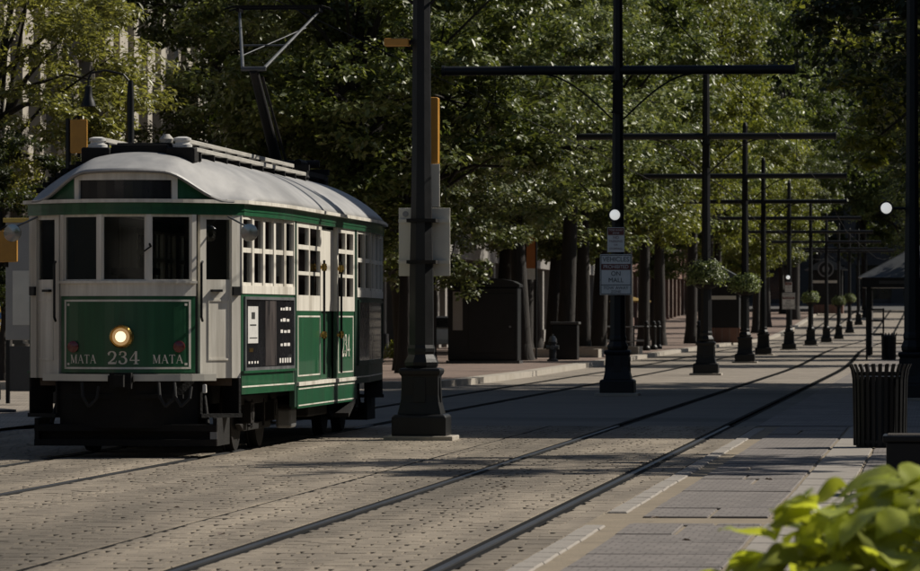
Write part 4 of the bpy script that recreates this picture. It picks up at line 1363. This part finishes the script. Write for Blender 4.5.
# ------------------------------------------------------------------ right foreground: litter bin, planter boxes, vine
def litter_bin(x, y, h, r, label, slats=28):
    root = empty('litter_bin', (x, y, gz(y) + .012), 0, label, 'litter bin')
    MB().lathe([(r * .80, 0), (r * .80, .05), (r * .78, .06), (r * .82, h * .85), (r * .70, h * .86)], 24).build('liner', 'black', root, True)
    for zz in (.04, h * .86):
        k = .84 + .05 * zz / h
        m = MB()
        for i in range(32):
            a, b = 2 * math.pi * i / 32, 2 * math.pi * (i + 1) / 32
            p = [((r * k + o) * math.cos(t), (r * k + o) * math.sin(t)) for t, o in ((a, 0), (b, 0), (b, .012), (a, .012))]
            m.hexa([(q[0], q[1], zz) for q in p[::-1]] + [(q[0], q[1], zz + .04) for q in p[::-1]])
        m.build('hoop', 'black', root)
    prof = [(.855, .02), (.86, .3), (.875, .6), (.89, .82), (.94, .93), (1.03, 1.0)]
    sm = MB()
    for (ra, za), (rb, zb) in zip(prof, prof[1:]):
        a, b = r * ra, r * rb
        sm.hexa([(a, -.018, h * za), (a + .012, -.018, h * za), (a + .012, .018, h * za), (a, .018, h * za), (b, -.018, h * zb), (b + .012, -.018, h * zb), (b + .012, .018, h * zb), (b, .018, h * zb)])
    sm = sm.mesh('slat')
    for i in range(slats):
        o = put('slat', sm, 'black', root)
        o.rotation_euler = (0, 0, 2 * math.pi * i / slats)
    return root
litter_bin(-.70, 53.3, .90, .325, 'black slatted litter bin with flared rim on the right pavement')
litter_bin(-1.9, 167, .92, .27, 'dark distant litter bin beside the passenger shelter', 16)

pb = empty('planter_box', (-.12, 39.0, .012), 0, 'low black square planter box between the litter bin and the bright vine', 'planter')
MB().box(-.34, .34, -.34, .34, 0, .42).build('body', 'black', pb, bevel=.015)
MB().box(-.37, .37, -.37, .37, .42, .47).build('rim', 'black', pb, bevel=.012)
MB().box(-.33, .33, -.33, .33, .47, .476).build('soil', 'soil', pb)

pl = empty('planter', (-.09, 14.05, .0), 0, 'round dark planter tub under the chartreuse vine', 'planter')
MB().lathe([(.24, 0), (.30, .04), (.40, .48), (.44, .56), (.44, .62), (.38, .62), (.37, .58)], 32).build('tub', 'black', pl, True)
MB().lathe([(.37, .57), (.37, .60)], 24).build('soil', 'soil', pl)
vine = empty('vine', (-.09, 14.05, .58), 0, 'bright chartreuse broad-leaved vine spilling from the round tub', 'plant')
def vine_leaf(seed):
    rr = random.Random(seed)
    n = 9
    outl = []
    for i in range(n + 1):      # half-width of a heart-shaped leaf along its length
        t = i / n
        wv = .60 * math.sin(math.pi * min(1, t ** .62)) * (1 - .25 * t) + (.0 if t < .99 else 0)
        outl.append((t, wv))
    m = MB()
    curl, fold, twist = rr.uniform(.2, .8), rr.uniform(.15, .5), rr.uniform(-.3, .3)
    vs, fs = [], []
    for i, (t, wv) in enumerate(outl):
        yb = t - (.10 if i == 0 else 0)
        for k in (-1, -.55, 0, .55, 1):
            x = k * wv
            y = yb - .14 * abs(k) * (1 - t) ** 2
            z = -curl * t * t * .55 + fold * abs(x) * .7 - .35 * abs(x) ** 2 + twist * x * t + .03 * math.sin(9 * t + k * 2)
            vs.append((x, y, z))
    for i in range(n):
        for k in range(4):
            fs.append((i * 5 + k, i * 5 + k + 1, (i + 1) * 5 + k + 1, (i + 1) * 5 + k))
    m.add(vs, fs)
    return m.mesh('leaf', True)
vm = [vine_leaf(s) for s in range(6)]
rg = random.Random(5)
stems = MB()
for i in range(298):
    a = rg.uniform(0, 2 * math.pi) if rg.random() < .35 else rg.uniform(math.pi * .95, math.pi * 2.05)
    rr_ = .60 * math.sqrt(rg.random())
    zt = .36 * (1 - (rr_ / .66) ** 2) + rg.uniform(-.16, .05)
    if rr_ > .36:
        zt -= rg.uniform(0, .26)
    px_, py_ = rr_ * math.cos(a), rr_ * math.sin(a)
    o = put('leaf', vm[i % 6], 'vine', vine)
    s = rg.uniform(.09, .17)
    o.scale = (s, s, s)
    o.location = (px_, py_, zt)
    o.rotation_euler = (rg.uniform(-.75, .35), rg.uniform(-.5, .5), a - math.pi / 2 + rg.uniform(-.9, .9))
    if i % 2 == 0:
        stems.path([(px_ * .3, py_ * .3, -.02), (px_ * .7, py_ * .7, zt * .75), (px_, py_, zt)], .004, 5)
stems.build('stem', 'vine', vine)

# ------------------------------------------------------------------ left background things
# dark kiosk
k = empty('kiosk', (-13.1, 139.5, .13), 0, 'dark metal kiosk with pale poster panel near the kerb', 'kiosk')
MB().box(-1.0, 1.0, -.55, .55, .08, 2.18).build('body', 'black', k, bevel=.04)
MB().box(-1.05, 1.05, -.6, .6, 0, .08).build('base', 'bdark', k)
m = MB()
for i in range(12):
    a, b = -1.05 + 2.1 * i / 12, -1.05 + 2.1 * (i + 1) / 12
    fz = lambda x: 2.22 + .22 * math.sqrt(max(0, 1 - (x / 1.06) ** 2))
    m.hexa([(a, -.6, 2.18), (b, -.6, 2.18), (b, .6, 2.18), (a, .6, 2.18), (a, -.6, fz(a)), (b, -.6, fz(b)), (b, .6, fz(b)), (a, .6, fz(a))])
m.build('roof', 'black', k)
MB().box(-.86, -.58, -.565, -.552, .95, 2.05).build('poster', 'stone2', k)
MB().box(-.40, .90, -.575, -.552, .3, 2.0).build('door', 'black', k, bevel=.01)
MB().tube((.78, -.61, 1.05), (.78, -.57, 1.05), .03).build('door_knob', 'greymetal', k)
cb = empty('utility_cabinet', (-11.6, 152, .13), 0, 'low black utility cabinet between the kiosk and the tree trunks', 'cabinet')
MB().box(-.55, .25, -.4, .4, 0, 1.1).build('body', 'black', cb, bevel=.03)
MB().box(-.60, .30, -.45, .45, 1.1, 1.18).build('lid', 'bdark', cb, bevel=.02)
h = empty('hydrant', (-11.75, 147.0, .13), 0, 'silver-capped fire hydrant beside the kiosk', 'hydrant')
MB().lathe([(.17, 0), (.17, .05), (.11, .07), (.105, .52), (.14, .54), (.14, .58)], 18).build('barrel', 'bdark', h, True)
MB().lathe([(.125, .58), (.12, .66), (.08, .74), (.03, .77), (.03, .82)], 18).build('bonnet', 'hydrant', h, True)
for d in ((1, 0), (-1, 0), (0, -1)):
    MB().tube((d[0] * .09, d[1] * .09, .42), (d[0] * .19, d[1] * .19, .42), .07, n=12).build('nozzle_cap', 'hydrant', h, True)
bl = empty('banner', (-12.9, 154.5, 3.0), 0, 'small orange and white banner on a post behind the kiosk', 'banner')
MB().box(-.28, .0, 0, .03, 0, 1.0).build('cloth', 'orange', bl)
MB().box(-.28, .0, -.004, .0, -.35, .0).build('lower_cloth', 'white', bl)
MB().tube((.03, .02, -2.9), (.03, .02, 1.1), .03).build('post', 'black', bl)
for i, (x, y) in enumerate(((-12.6, 161.5), (-12.2, 176))):
    p = empty('tree_planter', (x, y, .13), 0, ['low stone tree surround under the first trunk past the cabinet', 'low stone tree surround under the next trunk along'][i], 'planter')
    MB().box(-1.3, 1.3, -1.3, -1.1, 0, .28).box(-1.3, 1.3, 1.1, 1.3, 0, .28).box(-1.3, -1.1, -1.1, 1.1, 0, .28).box(1.1, 1.3, -1.1, 1.1, 0, .28).build('border', 'pale', p)
    MB().box(-1.1, 1.1, -1.1, 1.1, 0, .2).build('soil', 'soil', p)
def shrub(x, y, r, label, leaf='leafL', seed=0):
    g = np.random.default_rng(seed)
    root = empty('shrub', (x, y, .13), 0, label, 'shrub')
    n = 1800
    d = g.normal(size=(n, 3)); d /= np.linalg.norm(d, axis=1)[:, None]
    pos = d * (g.random(n) ** .3 * r * (1 + .2 * np.sin(d[:, 0] * 5 + seed)))[:, None]
    pos[:, 2] = np.abs(pos[:, 2] * 1.2) + .1
    nn = d + np.array([0, 0, .5]) + g.normal(0, .4, (n, 3)); nn /= np.linalg.norm(nn, axis=1)[:, None]
    put('foliage', leaf_mesh('foliage', pos, nn, .11, g, .6), leaf, root)
    MB().tube((0, 0, 0), (0, 0, r * .7), .05, .02).build('stem', 'bark', root)
shrub(-15.6, 143, .75, 'bright lime shrub showing between the tram and the nearest pole', 'leafL', 1)
# far bollards and low railing seen past the signed pole
bm = MB().lathe([(.16, 0), (.16, .12), (.10, .2), (.09, .85), (.12, .9), (.12, .95), (.07, 1.0), (.10, 1.06), (.08, 1.15), (.02, 1.2)], 14).mesh('bollard', True)
for i, (x, y) in enumerate(((-11.9, 196), (-11.9, 201), (-12.0, 206), (-12.0, 240), (-12.0, 246), (-12.1, 252))):
    o = put('bollard', bm, 'black'); o.location = (x, y, .13)
    tag(o, ORD[i] + ' short black cast bollard along the left kerb past the tree planters', 'bollard', 'bollards on the left kerb')
for i in range(3):
    r = empty('railing', (-13.6, 196 + i * 8, .13), math.pi / 2 * .0, 'low dark railing section along the cafe terrace', 'railing', 'terrace railings')
    for x in (-1.2, 0, 1.2):
        MB().tube((x, 0, 0), (x, 0, 1.0), .03).build('post', 'black', r)
    for z in (.35, .95):
        MB().tube((-1.2, 0, z), (1.2, 0, z), .022).build('rail_bar', 'greymetal', r)
aw = empty('parasol', (-14.6, 228, .13), .2, 'yellow cafe parasol under the far left trees', 'parasol')
MB().lathe([(1.0, 2.05), (1.0, 2.12), (.5, 2.22), (.05, 2.32)], 8).build('canopy', 'awning', aw)
MB().tube((0, 0, 0), (0, 0, 2.5), .03).build('post', 'black', aw)
MB().lathe([(.3, 0), (.3, .06), (.05, .1)], 12).build('base', 'bdark', aw)
# peaked kiosks
def peaked(x, y, wdt, hgt, label, emblem=False):
    r = empty('shelter', (x, y, gz(y) + .13), 0, label, 'shelter')
    hw = wdt / 2
    MB().box(-hw, hw, -hw, hw, .1, hgt).build('body', 'black', r, bevel=.03)
    MB().box(-hw * 1.05, hw * 1.05, -hw * 1.05, hw * 1.05, 0, .8).build('base', 'brickwall', r)
    MB().box(-hw * .85, hw * .85, -hw - .03, -hw - .001, hgt * .70, hgt * .76).build('trim', 'signback', r)
    m = MB()
    e, p = hw * 1.35, hgt + hw * .75
    m.add([(-e, -e, hgt), (e, -e, hgt), (e, e, hgt), (-e, e, hgt), (0, -e * .9, p), (0, e * .9, p)], [(0, 1, 4), (1, 2, 5, 4), (2, 3, 5), (3, 0, 4, 5), (3, 2, 1, 0)])
    rf = m.build('roof', 'shroof', r)
    if emblem:
        for rad, mm, o in ((hw * .50, 'greymetal', -.02), (hw * .42, 'black', -.03), (hw * .22, 'greymetal', -.04)):
            MB().lathe([(rad, .02), (rad, 0)], 24, (0, -e * 1.02 + o, hgt + hw * .05), axis='y').build('emblem', mm, r)
peaked(-12.0, 262, 2.2, 3.3, 'dark peaked-roof information kiosk behind the second basket')
peaked(-10.6, 441, 2.9, 3.9, 'far peaked shelter with round emblem at the top of the rise', True)
# passenger shelter on the right
s = empty('shelter', (-1.0, 190, .0), 0, 'dark passenger shelter with pale sloping roof beside the right-hand track', 'shelter')
for x in (-1.9, 1.9):
    for y in (-2.4, 2.4):
        MB().box(x - .08, x + .08, y - .08, y + .08, 0, 2.75).build('post', 'black', s)
MB().box(-2.15, 2.15, -2.65, 2.65, 2.6, 3.0).build('fascia', 'black', s, bevel=.02)
m = MB()
m.add([(-2.3, -2.75, 2.98), (2.3, -2.75, 2.98), (2.3, 2.75, 2.98), (-2.3, 2.75, 2.98), (0, -.9, 4.25), (0, .9, 4.25)], [(0, 1, 4), (1, 2, 5, 4), (2, 3, 5), (3, 0, 4, 5), (3, 2, 1, 0)])
rf = m.build('roof', 'shroof', s)
for t in (.15, .3, .45, .6, .75, .9):
    MB().tube((-2.3 + 2.3 * 0, -2.75 + 5.5 * t, 3.0), (0, -.9 + 1.8 * t, 4.27), .025, n=6).build('seam', 'shroof', rf)
MB().box(-.4, 1.85, -2.44, -2.38, .3, 2.5).build('end_wall', 'bdark', s)
MB().box(-1.85, -1.80, -1.0, 2.3, .3, 2.5).build('side_glass', 'winglass', s)
MB().box(-1.0, 1.6, 1.0, 1.5, .42, .48).build('bench', 'wood', s)
MB().box(.6, 1.0, -2.67, -2.652, 2.68, 2.92).build('emblem', 'signback', s)
MB().box(-1.5, -.4, -2.67, -2.652, 2.74, 2.86).build('name_panel', 'bdark', s)
rk = empty('stand', (-2.35, 166, .01), 0, 'open black ladder-like frame beside the distant litter bin', 'stand')
for x in (-.28, .28):
    MB().box(x - .03, x + .03, -.03, .03, 0, 1.75).build('upright', 'black', rk)
for z in (.85, 1.3, 1.68):
    MB().box(-.25, .25, -.02, .02, z, z + .06).build('crossbar', 'black', rk)
# feather banner and notice board at the far left
fb = empty('feather_banner', (-14.12, 72.5, .0), 0, 'yellow feather banner with blue and white stripes beside the tram', 'banner')
MB().lathe([(.25, 0), (.25, .04), (.02, .06)], 14).build('base', 'bdark', fb)
MB().tube((-.42, 0, .05), (-.42, 0, 2.5), .015).tube((-.42, 0, .05), (0, 0, .03), .015).build('pole', 'greymetal', fb)
def edge(z):
    t = (z - .72) / 1.75
    return -.40 + .42 * math.sin(math.pi * min(1, max(0, t)) ** .75) ** .7 if 0 < t < 1 else -.40
zs = [.72 + 1.75 * i / 36 for i in range(37)]
bands = {'bannery': MB(), 'bannerb': MB(), 'white': MB()}
for i in range(36):
    z0, z1 = zs[i], zs[i + 1]
    c = 'bannerb' if i in (14, 15, 18, 19, 22, 23) else ('white' if i in (26, 12) else 'bannery')
    bands[c].hexa([(-.40, -.006, z0), (edge(z0), -.006, z0), (edge(z0), .006, z0), (-.40, .006, z0), (-.40, -.006, z1), (edge(z1), -.006, z1), (edge(z1), .006, z1), (-.40, .006, z1)])
for c, mb in bands.items():
    mb.build('cloth', c, fb)
nboard = empty('notice_board', (-15.05, 80.0, .0), 0, 'tall off-white notice board on dark legs behind the tram', 'notice board')
MB().box(-.42, .42, -.05, .05, 1.05, 3.0).build('panel', 'boardwhite', nboard, bevel=.01)
MB().box(-.46, .46, -.07, .07, 3.0, 3.07).build('cap', 'bannery', nboard, bevel=.01)
MB().box(-.30, .30, -.058, -.051, 1.3, 2.2).build('notice', 'signback', nboard)
for x in (-.42, .36):
    MB().box(x, x + .06, -.04, .04, 0, 1.05).build('leg', 'black', nboard)
MB().box(-.36, .36, -.03, .03, .2, .95).build('lower_panel', 'bdark', nboard)
# parked silver car
car = empty('car', (-18.4, 186, .13), 0, 'silver sedan parked between the nearest pole and the kiosk', 'car')
def prism(prof, y0, y1, ins=0.0):
    m = MB(); n = len(prof)
    vs = [(x, y0 + (ins if z > .85 else 0), z) for x, z in prof] + [(x, y1 - (ins if z > .85 else 0), z) for x, z in prof]
    m.add(vs, [tuple(range(n)), tuple(range(2 * n - 1, n - 1, -1))] + [(i, n + i, n + (i + 1) % n, (i + 1) % n) for i in range(n)])
    return m
prism([(-2.2, .3), (2.2, .3), (2.25, .6), (2.1, .78), (1.2, .88), (.55, 1.36), (-.9, 1.38), (-1.6, .95), (-2.2, .9), (-2.28, .6)], -.85, .85, .14).build('body', 'carpaint', car, bevel=.05)
prism([(1.05, .93), (.50, 1.30), (-.85, 1.32), (-1.4, .96)], -.76, .76, .01).build('side_window', 'winglass', car)
for x in (-1.4, 1.4):
    for y in (-.78, .78):
        wv = MB().lathe([(.18, -.1), (.29, -.1), (.32, -.06), (.32, .06), (.29, .1), (.18, .1)], 24, (x, y, .32), axis='y').build('wheel', 'rubber', car, True)
        MB().lathe([(.19, -.105), (.19, .105)], 18, (x, y, .32), axis='y').build('rim', 'greymetal', wv, True)
for y in (-.6, .6):
    MB().box(2.18, 2.24, y - .16, y + .16, .60, .72).build('headlight', 'white', car)

# fallen leaves on the paving
fl = MB().add([(-.03, 0, .004), (0, -.018, .012), (.035, 0, .006), (0, .02, .014)], [(0, 1, 2), (0, 2, 3)]).mesh('fallen_leaf')
rl = random.Random(8)
for i, (x, y) in enumerate([(-8.1, 37.6), (-2.0, 33.9), (-6.4, 41), (-5.6, 35.5), (-3.6, 40), (-1.6, 30.5), (-4.6, 31), (-7.2, 43), (-2.9, 47), (-1.5, 42), (-6.9, 34)]):
    o = put('fallen_leaf', fl, 'wood'); o.location = (x, y, .012); o.rotation_euler = (0, 0, rl.uniform(0, 6)); k = rl.uniform(.7, 1.5); o.scale = (k, k, k * 1.5)
    tag(o, 'small brown fallen leaf lying on the paving', 'leaf', 'fallen leaves on the paving')
